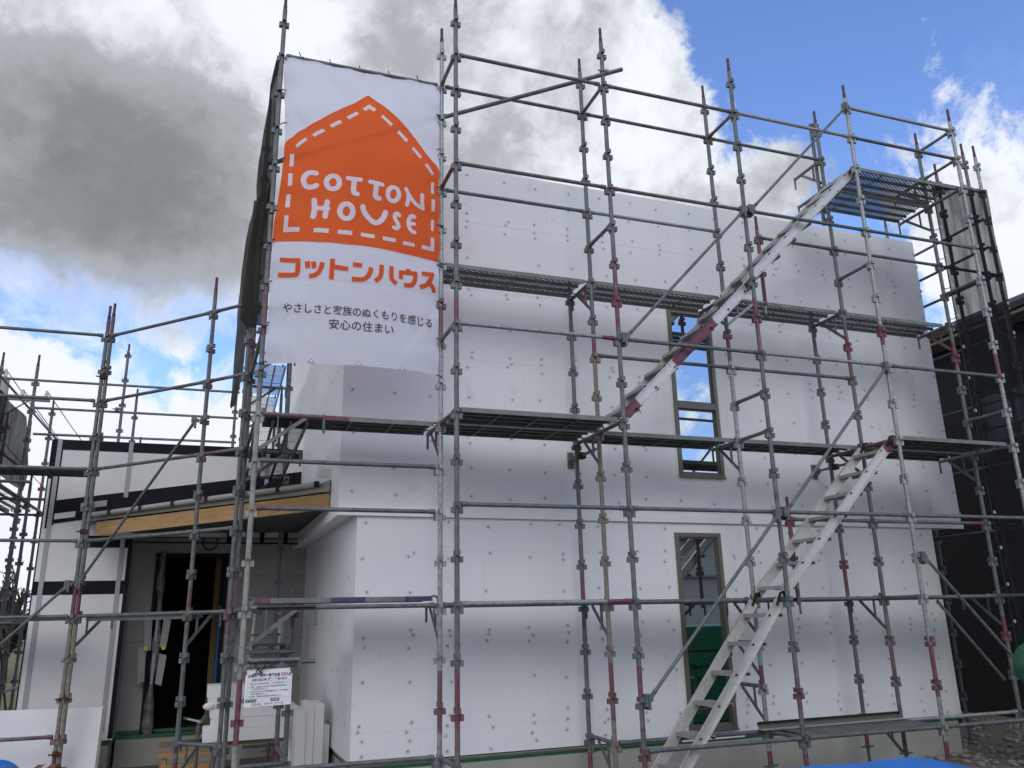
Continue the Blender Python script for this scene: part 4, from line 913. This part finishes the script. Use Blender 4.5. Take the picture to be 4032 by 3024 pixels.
def interp(pts, z, ix=1):
    pts = sorted(pts, key=lambda p: p[1])
    if z <= pts[0][1]: return pts[0][0]
    for a, c_ in zip(pts[:-1], pts[1:]):
        if a[1] <= z <= c_[1]: return a[0]+(c_[0]-a[0])*(z-a[1])/max(1e-6, c_[1]-a[1])
    return pts[-1][0]
BN = thing('banner', 'tall white cloth banner with an orange stitched house emblem and lettering', 'banner', (-.9, .5, 4.25))
mb = MB(); nx, nz = 80, 160; vs_ = []
for j in range(nz+1):
    for i in range(nx+1):
        x = BX0+(BX1-BX0)*i/nx; t = j/nz
        sag = .035*math.sin(math.pi*i/nx)*(t**6)+(.022*abs(math.sin(i/nx*math.pi*5))*t**24)
        z = BZ0+(BZ1-BZ0)*t-sag+.02*(1-t)*(i/nx); X_ = inset(x, z); vs_.append((X_, by(X_, z), z))
def in_emblem(v):                                  # the emblem is printed through: no white cloth behind it
    x, z = v[0], v[2]
    if not 5.565 < z < 7.43: return False
    xl = interp(OL, z)+.012 if z > 6.686 else -9
    xr = interp(OR, z)-.012 if z > 6.658 else 9
    return xl < x < xr
mb.add(vs_, [q for q in ([j*(nx+1)+i, j*(nx+1)+i+1, (j+1)*(nx+1)+i+1, (j+1)*(nx+1)+i] for j in range(nz) for i in range(nx)) if not all(in_emblem(vs_[k]) for k in q)], 0, True)
part(mb, 'cloth', CLOTH, BN)
mb = MB(); rows = []; nr = 80
for j in range(nr+1):
    z = 5.552+(7.448-5.552)*j/nr
    xl = max(inset(BX0, z)+.001, interp(OL, z)) if z > 6.686 else inset(BX0, z)+.001
    xr = min(BX1-.001, interp(OR, z)) if z > 6.658 else BX1-.001
    if j == nr: xl = xr = -.862
    rows.append([(xl+(xr-xl)*i/30, z) for i in range(31)])
mb.add([(x, by(x, z)-.006, z) for r_ in rows for x, z in r_], [[j*31+i, j*31+i+1, (j+1)*31+i+1, (j+1)*31+i] for j in range(nr) for i in range(30)], 0, True)
part(mb, 'house_emblem', ORANGE, BN)
def patch(par_mb, q, off, n=4):
    a, b_, c_, d_ = q; vs = []
    for j in range(n+1):
        for i in range(n+1):
            s_, t = i/n, j/n
            x = (a[0]*(1-s_)+b_[0]*s_)*(1-t)+(d_[0]*(1-s_)+c_[0]*s_)*t; z = (a[1]*(1-s_)+b_[1]*s_)*(1-t)+(d_[1]*(1-s_)+c_[1]*s_)*t
            vs.append((x, by(x, z)-off, z))
    par_mb.add(vs, [[j*(n+1)+i, (j+1)*(n+1)+i, (j+1)*(n+1)+i+1, j*(n+1)+i+1] for j in range(n) for i in range(n)])
for i, q in enumerate(DASH): mb = MB(); patch(mb, q, .009+.0003*(i % 3)); part(mb, 'stitch_dash', PRINTW, BN)
def catmull(P, closed, n=7):
    out = []; m_ = len(P); rng = m_ if closed else m_-1
    for i in range(rng):
        g_ = (lambda k: P[k % m_]) if closed else (lambda k: P[max(0, min(m_-1, k))])
        p0, p1, p2, p3 = [Vector(g_(i+k)) for k in (-1, 0, 1, 2)]
        for j in range(n):
            t = j/n; out.append(.5*((2*p1)+(p2-p0)*t+(2*p0-5*p1+4*p2-p3)*t*t+(3*p1-p0-3*p2+p3)*t**3))
    if not closed: out.append(Vector(P[-1]))
    return out
def stroke(mb_, P, w, closed, off, cap=True, smooth_=True):
    c_ = catmull(P, closed) if smooth_ and len(P) > 2 else [Vector(P[0])*(1-k/6)+Vector(P[-1])*(k/6) for k in range(7)]
    m_ = len(c_); Lf, Rt = [], []
    for i, p_ in enumerate(c_):
        a = c_[(i-1) % m_] if closed else c_[max(0, i-1)]; b_ = c_[(i+1) % m_] if closed else c_[min(m_-1, i+1)]
        d_ = (b_-a).normalized(); n_ = Vector((-d_.y, d_.x)); Lf.append(p_+n_*w/2); Rt.append(p_-n_*w/2)
    P3 = lambda p_: (p_.x, by(p_.x, p_.y)-off, p_.y)
    vs = [P3(v) for k in range(m_) for v in (Lf[k], Rt[k])]
    rng = m_ if closed else m_-1
    mb_.add(vs, [[2*k, 2*((k+1) % m_), 2*((k+1) % m_)+1, 2*k+1] for k in range(rng)])
    if cap and not closed:
        for e, nb in ((c_[0], c_[1]), (c_[-1], c_[-2])):
            d_ = (e-nb).normalized(); n_ = Vector((-d_.y, d_.x))
            mb_.add([P3(e+n_*w/2*math.cos(math.pi*k/8)+d_*w/2*math.sin(math.pi*k/8)) for k in range(9)], [list(range(9))])
mb = MB()
for i, (w, cl, P) in enumerate(LET): stroke(mb, P, w, cl, .0095+.0003*(i % 4))
part(mb, 'emblem_lettering', PRINTW, BN)
mb = MB()
for i, P in enumerate(KATA): stroke(mb, P, .048, False, .007+.0004*(i % 4), cap=False)
part(mb, 'katakana_lettering', PRINTO, BN)
def text_mesh(body, size, bold=0.0, align='CENTER'):
    cu = bpy.data.curves.new('lettering', 'FONT'); cu.body = body; cu.size = size; cu.align_x = align; cu.offset = bold
    o = bpy.data.objects.new('lettering', cu); col.objects.link(o)
    dg = bpy.context.evaluated_depsgraph_get(); me = bpy.data.meshes.new_from_object(o.evaluated_get(dg))
    vs = [v.co.copy() for v in me.vertices]; fs = [list(p.vertices) for p in me.polygons]
    bpy.data.objects.remove(o); bpy.data.meshes.remove(me); return vs, fs
def fit_text(mb_, body, x0, x1, zc_, h, fn, bold=0., mi=0):
    vs, fs = text_mesh(body, 1.0, bold)
    if not vs: return
    ax, bx_ = min(v.x for v in vs), max(v.x for v in vs); ay, by_ = min(v.y for v in vs), max(v.y for v in vs)
    kx = (x1-x0)/(bx_-ax); kz_ = h/(by_-ay)
    mb_.add([fn(x0+(v.x-ax)*kx, zc_+(v.y-(ay+by_)/2)*kz_) for v in vs], fs, mi)
mb = MB(); fb = lambda x, z: (x, by(x, z)-.007, z)
fit_text(mb, 'やさしさと家族のぬくもりを感じる', -1.637, -.117, 4.822, .100, fb, .006)
fit_text(mb, '安心の住まい', -1.19, -.54, 4.677, .105, fb, .006)
part(mb, 'slogan_lettering', PRINTK, BN)
for z in (7.36, 6.95, 6.52, 5.9, 5.58, 5.12, 4.68, 4.28):
    xl = inset(BX0, z); mb = MB(); mb.path([(xl+.02, by(xl+.02, z)-.005, z), (xl-.02, .545, z-.012), (-1.80+.03, .552, z-.03), (-1.83, .56, z-.025), (-1.85, .60, z-.01)], .006, 5); part(mb, 'tie', CORD, BN)
for z in (7.38, 6.95, 6.47, 6.0, 5.52, 5.1, 4.68, 4.27):
    mb = MB(); mb.path([(BX1-.02, by(BX1-.02, z)-.005, z), (BX1+.02, .545, z-.01), (.0, .555, z-.02), (.03, .57, z-.045)], .006, 5); part(mb, 'tie', CORD, BN)
for i in range(5):
    x = BX0+.2+i*.33; z = 7.79-.035*math.sin(math.pi*(x-BX0)/1.74); mb = MB(); mb.path([(x, .52, z-.02), (x-.01, .548, z+.03), (x-.02, .60, z+.05), (x-.05, .57, z+.10)], .006, 5); part(mb, 'tie', CORD, BN)
for x in (-1.34, -.885, -.44):
    mb = MB(); z = 4.285; y = by(x, z)-.004; mb.add([(x-.045, y, z-.022), (x+.045, y, z-.022), (x, y-.001, z+.028)], [[0, 1, 2]]); c2_ = part(mb, 'eyelet_patch', STRAP, BN)
    mb = MB(); mb.disc((x, y-.002, z-.002), .012, 10); part(mb, 'eyelet', TRIM, c2_)

# ------------------------------------------------------------------ notice board tied under the lowest lift
NBD = thing('notice_board', 'white notice board in Japanese giving a 200 kg load limit', 'notice board', (-1.56, .54, 1.28))
SX, SZ = (-1.757, -1.363), (1.133, 1.437); skew = lambda x, z: (x, .535+.01*(z-1.13), z+(x-SX[0])*.025-.004)
mb = MB(); q = [skew(SX[0], SZ[0]), skew(SX[1], SZ[0]), skew(SX[1], SZ[1]), skew(SX[0], SZ[1])]; mb.prism(q, (0, .004, 0)); part(mb, 'panel', mat('sign_white', (.80, .80, .84), .5), NBD)
W_, H_ = SX[1]-SX[0], SZ[1]-SZ[0]
sx = lambda a: SX[0]+W_*a
sz = lambda a: SZ[1]-H_*a
off = lambda d_: (lambda x, z: (lambda p: (p[0], p[1]-d_, p[2]))(skew(x, z)))
mb = MB(); fk = off(.0012)
fit_text(mb, '足場作業床最大積載荷重', sx(.05), sx(.735), sz(.165), .029, fk, .02)
fit_text(mb, 'kg', sx(.885), sx(.965), sz(.17), .027, fk, .012)
fit_text(mb, '足場の組立等 作業主任者の職務', sx(.13), sx(.90), sz(.275), .023, fk, .018)
for a, t, x1 in ((.385, '1. 材料の欠点の有無を点検し、不良品を取り除くこと。', .93), (.465, '2. 器具・工具並びに安全帯・保護帽の機能を点検し、', .92), (.525, '　 不良品を取り除くこと。', .50), (.595, '3. 作業のやり方と作業員の配置をきめ、作業の進行', .92), (.655, '　 状況を監視すること。', .48), (.725, '4. 安全帯・保護帽の使用状況を監視すること。', .80)):
    fit_text(mb, t, sx(.08 if t[0] != '　' else .13), sx(x1), sz(a), .0145, fk, .012)
fit_text(mb, '株式会社', sx(.43), sx(.615), sz(.935), .016, fk, .006); fit_text(mb, 'ジール', sx(.645), sx(.84), sz(.935), .024, fk, .012)
for x0, x1 in ((.03, .255), (.56, .745)): mb.prism([fk(sx(x0), sz(.875)), fk(sx(x1), sz(.875)), fk(sx(x1), sz(.795)), fk(sx(x0), sz(.795))], (0, -.0003, 0))
part(mb, 'black_lettering', PRINTK, NBD)
mb = MB(); fit_text(mb, '200', sx(.755), sx(.875), sz(.16), .028, fk, .02); fit_text(mb, 'ZEAL', sx(.15), sx(.385), sz(.935), .020, fk, .006); part(mb, 'red_lettering', PRINTR, NBD)
mb = MB(); f3_ = off(.0022); fit_text(mb, '作業主任者', sx(.045), sx(.24), sz(.835), .017, f3_, .012); fit_text(mb, '登録番号', sx(.575), sx(.73), sz(.835), .017, f3_, .012); part(mb, 'white_lettering', TRIM, NBD)
mb = MB()
for a, b_, c_, d_ in ((.05, .95, .325, .330), (.05, .95, .77, .775), (.05, .055, .33, .77), (.945, .95, .33, .77), (.255, .56, .795, .80), (.255, .56, .87, .875), (.745, .95, .795, .80), (.745, .95, .87, .875), (.945, .95, .80, .87)):
    mb.prism([fk(sx(a), sz(d_)), fk(sx(b_), sz(d_)), fk(sx(b_), sz(c_)), fk(sx(a), sz(c_))], (0, -.0003, 0))
part(mb, 'ruled_box', STRAP, NBD)
for x, dxx in ((-1.745, .02), (-1.655, -.03), (-1.64, .05), (-1.60, .06), (-1.375, .0), (-1.36, .02)):
    mb = MB(); n = 9; mb.path([(x+dxx*math.sin(k*.6)+.012*math.sin(k*2), .525-.012*math.sin(k/8*math.pi), 1.50-.095*k/8+.01*math.cos(k*1.3)) for k in range(n)], .0048, 5); part(mb, 'tie_cord', CORD, NBD)
# ------------------------------------------------------------------ small trestle frame under the lift beside the notice board
TF = thing('pipe_stand', 'short pipe frame with a small mesh step behind the notice board', 'scaffold frame', (-1.34, 1.5, 0))
post(TF, -1.335, 1.2, top=2.15, k0=13, red=[(12, 13.4, 6)], bottom=0); post(TF, -1.36, 2.0, top=2.08, k0=13, red=[(12, 13.2, 6), (15.8, 17, 1)])
for k in (14, 16): pipe(TF, (-1.335, 1.2, kz(k)+.05), (-1.36, 2.0, kz(k)+.05), name='transom')
pipe(TF, (LX+.04, Wd+.02, 1.50), (-1.16, Wd+.02, 1.49), name='arm'); pipe(TF, (LX+.04, 1.16, 1.56), (-1.30, 1.16, 1.56), mi=4, name='arm'); pipe(TF, (LX+.04, 1.18, .56), (-1.335, 1.18, .57), name='arm')
brace(TF, (-1.72, 1.18, .52), (-1.36, 1.18, .22), clamp=False)
bp_ = dup(protos[(1.72, .50, 'mesh')]); bp_['label'] = 'short mesh step plank on the pipe frame behind the notice board'; bp_.location = (-1.57, 1.17, 1.62); bp_.rotation_euler = (0, 0, R(90)); bp_.scale = (.55, 1, 1)

# ------------------------------------------------------------------ foam boards stacked and leaning
def hthing(name, label, cat, x, y, z, group=None):
    return thing(name, label, cat, hw(x, y, z), group, TH)
def board(label, x0, x1, y0, y1, z0, z1, bev=.006, m=None, rz=0.):
    o = hthing('foam_board', label, 'foam board', (x0+x1)/2, (y0+y1)/2, z0, 'loose foam boards')
    hx_, hy_, hz_ = (x1-x0)/2, (y1-y0)/2, z1-z0
    mb = MB(); mb.box(-hx_, hx_, -hy_, hy_, 0, hz_); b_ = part(mb, 'slab', m or WHITE2, o, local=True, bevel=bev); o.rotation_euler = (0, 0, TH+rz); return o
nm = ['lowest and longest white foam board of the stack by the doorway', 'second white foam board from the bottom of the stack by the doorway', 'third white foam board from the bottom of the stack by the doorway', 'fourth white foam board, with chipped corner, in the stack by the doorway', 'topmost short white foam board of the stack by the doorway']
for i, (x0, x1, z0, z1) in enumerate(((-1.355, -0.465, 0.580, 0.707), (-1.277, -0.465, 0.709, 0.819), (-1.292, -0.465, 0.822, 0.918), (-1.322, -0.655, 0.921, 1.036), (-1.337, -0.674, 1.038, 1.158))):
    board(nm[i], x0, x1, 1.5+.015*i, 2.05, z0, z1)
mb = MB(); mb.sphere((0, 0, 0), .05, 8, 5, 0, (1.3, .6, .8)); o = part(mb, 'chipped_corner', WHITE2, [q for q in bpy.data.objects if q.get('label', '') == nm[3]][0], local=True); o.location = (-.325, -.26, .03)
for i, (x0, x1, y0, h, t) in enumerate(((-.445, -.335, 1.62, .90, 'nearest the stack'), (-.40, -.30, 1.12, .895, 'front one, slightly lower than its neighbours'), (-.298, -.21, 1.14, .955, 'second from the front'), (-.208, -.10, 1.15, .945, 'third from the front'), (-.098, -.02, 1.25, .715, 'shortest, next to the house corner'))):
    board('foam board on end by the house corner, '+t, x0, x1, y0, y0+.55, 0.0, h)
sup = hthing('trestle', 'low steel trestle carrying the foam board stack', 'trestle', -.88, 1.78, 0, None)
for x in (-.38, .38):
    for y in (-.2, .2): mb = MB(); mb.tube((x, y, 0), (x*.85, y*.8, .535), .02, 8); part(mb, 'leg', GALVD, sup, local=True)
mb = MB(); mb.box(-.42, .40, -.22, .22, .535, .572); part(mb, 'top', STUD, sup, local=True)
LB = thing('foam_board', 'large white foam board leaning at the lower left corner', 'foam board', (-4.4, 4.4, 0), 'loose foam boards')
mb = MB(); mb.prism([(-5.9, 4.34, .03), (-3.295, 4.34, .03), (-3.295, 4.52, .875), (-5.9, 4.52, .90)], (.03, .065, .0)); part(mb, 'slab', WHITE2, LB, bevel=.005)

# ------------------------------------------------------------------ timber crate at the porch
CRT = hthing('timber_crate', 'low timber crate with a grey top board before the porch foundation', 'crate', -1.45, 2.9, 0)
mb = MB(); mb.box(-.38, .40, -.12, .45, .345, .40); part(mb, 'top_board', mat('grey_timber', (.27, .21, .15), .8), CRT, local=True)
mb = MB(); mb.box(-.375, .395, -.125, -.09, .285, .343); part(mb, 'rail', TIMBER, CRT, local=True)
for x in (-.33, 0.02, .34): mb = MB(); mb.box(x, x+.05, -.10, .4, .0, .284); part(mb, 'post', TIMBER, CRT, local=True)
for z in (.02, .125): mb = MB(); mb.box(-.35, .40, -.128, -.103, z, z+.085); part(mb, 'slat', TIMBER, CRT, local=True)
# stepladder
SL = hthing('stepladder', 'aluminium stepladder standing in the entry recess', 'stepladder', -.6, 3.6, 0)
for x, y0, y1 in ((-.22, -.35, 0), (.22, -.35, 0), (-.2, .35, 0), (.2, .35, 0)): mb = MB(); mb.beam((x*1.25, y0, 0.01), (x*.75, y1, 1.95), .03, .05, up=(0, 1, 0)); part(mb, 'rail', ALU, SL, local=True)
for i in range(6): t = (i+1)/7; mb = MB(); mb.box(-.24+.05*t, .24-.05*t, -.35*(1-t)-.03, -.35*(1-t)+.03, 1.95*t-.015, 1.95*t+.015); part(mb, 'tread', GALVD, SL, local=True)
# standpipe
SP = hthing('standpipe', 'thin standpipe with a green lever valve beside the foam stack', 'standpipe', -1.40, 2.05, 0)
mb = MB(); mb.tube((0, 0, 0), (0, 0, .62), .022, 10, 1); mb.tube((0, 0, .62), (0, 0, .70), .026, 10); part(mb, 'pipe', [REDD, GALVD], SP, local=True)
mb = MB(); mb.tube((0, 0, .70), (0, 0, .77), .016, 8); mb.sphere((.02, 0, .745), .03, 8, 5); part(mb, 'valve', GALVD, SP, local=True)
mb = MB(); mb.beam((.03, -.02, .745), (-.16, -.03, .80), .008, .022); mb.beam((-.13, -.031, .792), (-.17, -.032, .803), .012, .028, mi=1); part(mb, 'lever', [ALU, GREENT], SP, local=True)
mb = MB(); mb.beam((.03, 0, .745), (.07, 0, .82), .02, .04); part(mb, 'green_cap', GREENT, SP, local=True)

# ------------------------------------------------------------------ tarps
def tarp(name, label, cx, cy, sx_, sy_, h, seed, flat=.5, low=0., rough_=1.):
    o = thing(name, label, 'tarp', (cx, cy, 0)); mb = MB(); n = 40; vs = []
    for j in range(n+1):
        for i in range(n+1):
            a, b_ = 2*i/n-1, 2*j/n-1; e = max(abs(a), abs(b_))
            w0 = rough_; z = h*(1-max(0, (e-flat)/(1-flat))**1.6)
            w = mnoise.noise(Vector((a*3+seed, b_*3, seed)))*.10*h+abs(mnoise.noise(Vector((a*1.3+b_*5, b_*2-seed, 2))))*.10*h
            vs.append((cx+a*sx_*(1+.04*mnoise.noise(Vector((b_*4, seed, e)))), cy+b_*sy_, max(low, z+w0*w*(1-.5*e))))
    mb.add(vs, [[j*(n+1)+i, j*(n+1)+i+1, (j+1)*(n+1)+i+1, (j+1)*(n+1)+i] for j in range(n) for i in range(n)], 0, True)
    part(mb, 'sheet', BLUE, o); return o
tarp('blue_tarp', 'bright blue tarp spread over material at the bottom right', 1.98, -2.75, .95, .55, .82, 1.3, .78, 0., .25)
tarp('blue_tarp', 'crumpled blue tarp bundle at the bottom left corner', -4.35, 3.35, .62, .42, .43, 4.7, .45)
BOX = thing('brown_box', 'small reddish-brown box half hidden beside the crumpled blue tarp', 'box', (-3.68, 3.5, 0))
mb = MB(); mb.box(-3.80, -3.58, 3.42, 3.70, 0, .37); part(mb, 'carton', CARD, BOX, bevel=.004)
mb = MB(); mb.box(-3.72, -3.66, 3.418, 3.702, .3705, .372); part(mb, 'tape', TAPE, BOX)

# ------------------------------------------------------------------ green-wrapped bundle just right of the frame, seen mirrored in the lower window
GW = thing('wrapped_bundle', 'tall stack of boards in green wrap printed green side, mirrored in the lower window', 'wrapped bundle', (5.6, -2.7, 0))
mb = MB(); n = 24
mb.box(4.35, 7.0, -3.2, -2.2, .06, 1.62); part(mb, 'wrap', GREENW, GW, bevel=.03)
mb = MB(); mb.box(4.5, 4.6, -3.2, -2.2, 0, .055); mb.box(6.6, 6.7, -3.2, -2.2, 0, .055); part(mb, 'bearer', STUD, GW)
mb = MB(); ff = lambda x, z: (11.3-x, -2.1965, z)
fit_text(mb, 'green side', 5.18, 5.56, .95, .11, ff, .03); fit_text(mb, 'グリーンサイド', 4.85, 5.56, .77, .14, ff, .02); part(mb, 'lettering', PRINTK, GW)
mb = MB(); mb.box(4.34, 7.01, -2.196, -2.193, 1.20, 1.22); part(mb, 'wrap_seam', DARK, GW)
GB = thing('green_bag', 'rounded green bag cut off by the right picture edge', 'bag', (4.12, -2.2, 1.3))
mb = MB(); n0 = 0; mb.sphere((4.235, -2.2, 1.37), .20, 20, 14, 0, (1.0, .8, .95))
mb.v = [tuple(Vector(v)+Vector((1, .3, .6))*.04*mnoise.noise(Vector(v)*8)) for v in mb.v]; part(mb, 'sack', mat('dull_green', (.010, .07, .035), .7, 0, (.014, .095, .05), 3, .5, .4, 8), GB)
mb = MB(); mb.path([(4.13+.02*math.sin(k), -2.25, 1.28-.028*k) for k in range(9)], .006, 5); part(mb, 'drawcord', TRIM, GB)

# ------------------------------------------------------------------ far things on the left
UP = thing('utility_pole', 'utility pole with insulators above the netted scaffold at the far left', 'utility pole', (-7.7, 16, 0))
mb = MB(); mb.tube((-7.7, 16, 0), (-7.7, 16, 8.1), .16, 14, 0, True, .11); part(mb, 'shaft', CONC, UP)
mb = MB(); mb.box(-8.4, -6.6, 15.93, 16.0, 7.50, 7.58); mb.beam((-7.1, 15.97, 7.5), (-7.65, 15.97, 7.05), .03, .03); part(mb, 'crossarm', GALVD, UP)
for x, z in ((-8.25, 7.6), (-7.25, 7.6), (-6.7, 7.6), (-7.7, 8.12)): mb = MB(); mb.tube((x, 15.97, z), (x, 15.97, z+.12), .05, 8); mb.tube((x, 15.97, z+.12), (x, 15.97, z+.2), .035, 8); part(mb, 'insulator', INSUL, UP, (x, 15.97, z))
for i, (a, e) in enumerate((((-7.7, 16, 8.3), (-7.1, 34, 8.2)), ((-7.25, 16, 7.8), (-6.6, 34, 7.7)), ((-6.7, 16, 7.8), (-5.9, 34, 7.9)), ((-7.7, 16, 6.6), (-7.2, 34, 6.3)))):
    a, e = Vector(a), Vector(e); mb = MB(); mb.path([a.lerp(e, t/12)-Vector((0, 0, .5*math.sin(math.pi*t/12))) for t in range(13)], .012, 5)
    o = mb.build('power_line', CORD, None, a); tag(o, ['thin overhead wire running from the top of the utility pole', 'overhead wire from the middle insulator of the utility pole', 'overhead wire from the right end of the pole crossarm', 'lowest overhead wire leaving the utility pole'][i], 'wire', 'overhead wires')
def bare_tree(x, y, h, seed, label, leaf):
    rnd = random.Random(seed); o = thing('bare_tree', label, 'tree', (x, y, 0), 'trees in the field beyond the scaffold')
    tr_, br = MB(), MB(); tips = []
    def grow(p, d, L, r_, lv):
        q = p+d*L; mid_ = p.lerp(q, .5)+Vector((rnd.uniform(-1, 1), rnd.uniform(-1, 1), 0))*L*.05
        (tr_ if lv == 0 else br).path([p, mid_, q], [r_, r_*.85, r_*.7], 6 if lv < 2 else 4)
        if lv >= 4: tips.append(q); return
        for k in range(3 if lv else 5):
            nd = (d+Vector((rnd.uniform(-1, 1), rnd.uniform(-1, 1), rnd.uniform(-.25, .7)))*.75).normalized(); grow(p.lerp(q, rnd.uniform(.55, 1)), nd, L*rnd.uniform(.55, .75), r_*.62, lv+1)
    grow(Vector((x, y, 0)), Vector((0, 0, 1)), h*.33, h*.025, 0)
    part(tr_, 'trunk', BARK, o); part(br, 'branches', BARK, o)
    if leaf:
        lf = MB()
        for t in tips:
            for k in range(leaf):
                c_ = t+Vector((rnd.gauss(0, .3), rnd.gauss(0, .3), rnd.gauss(0, .25))); a = Vector((rnd.uniform(-1, 1), rnd.uniform(-1, 1), rnd.uniform(-1, 1))).normalized()*.09; b_ = a.orthogonal().normalized()*.06
                lf.quad(c_-a, c_+b_, c_+a, c_-b_)
        part(lf, 'foliage', LEAFD, o)
bare_tree(-9.0, 27, 5.2, 3, 'bare winter tree seen low between the left scaffold posts', 0)
bare_tree(-10.8, 31, 5.5, 11, 'thin leafless tree behind the left scaffold posts, farther back', 0)
bare_tree(-9.6, 30, 3.2, 5, 'dark evergreen bush seen low between the left scaffold posts', 14)
bare_tree(-12.5, 33, 4.0, 8, 'wide dark evergreen behind the left net', 14)

# ------------------------------------------------------------------ workshop across the street, seen only in the window glass
WS = thing('workshop', 'pale corrugated workshop across the street, visible mirrored in the lower window', 'building', (12, -24, 0))
CORR = mat('corrugated_sheet', (.42, .44, .45), .5, .2); nt_ = CORR.node_tree; t_ = nt_.nodes.new('ShaderNodeTexCoord'); w_ = nt_.nodes.new('ShaderNodeTexWave'); w_.bands_direction = 'X'; w_.inputs['Scale'].default_value = 1.3
nt_.links.new(t_.outputs['Object'], w_.inputs['Vector']); bp2 = nt_.nodes.new('ShaderNodeBump'); bp2.inputs['Strength'].default_value = 1; bp2.inputs['Distance'].default_value = .05; nt_.links.new(w_.outputs['Fac'], bp2.inputs['Height']); nt_.links.new(bp2.outputs[0], nt_.nodes['Principled BSDF'].inputs['Normal'])
mb = MB(); mb.box(4, 26, -34, -24, 0, 5.4); part(mb, 'wall', CORR, WS)
mb = MB(); mb.prism([(3.5, -23.4, 5.35), (3.5, -34.6, 5.35), (3.5, -29, 7.0)], (23, 0, 0)); part(mb, 'roof', ROOFD, WS)
for x in (9.5, 13.0, 16.5): mb = MB(); mb.box(x, x+2, -23.96, -23.9, 1.4, 2.6); w2 = part(mb, 'window', TRIM, WS); mb = MB(); mb.box(x+.1, x+1.9, -23.89, -23.88, 1.5, 2.5); part(mb, 'pane', GLASS, w2)
mb = MB(); mb.box(3.9, 26.1, -23.98, -23.7, 3.5, 3.6); part(mb, 'canopy', GUTTER, WS)
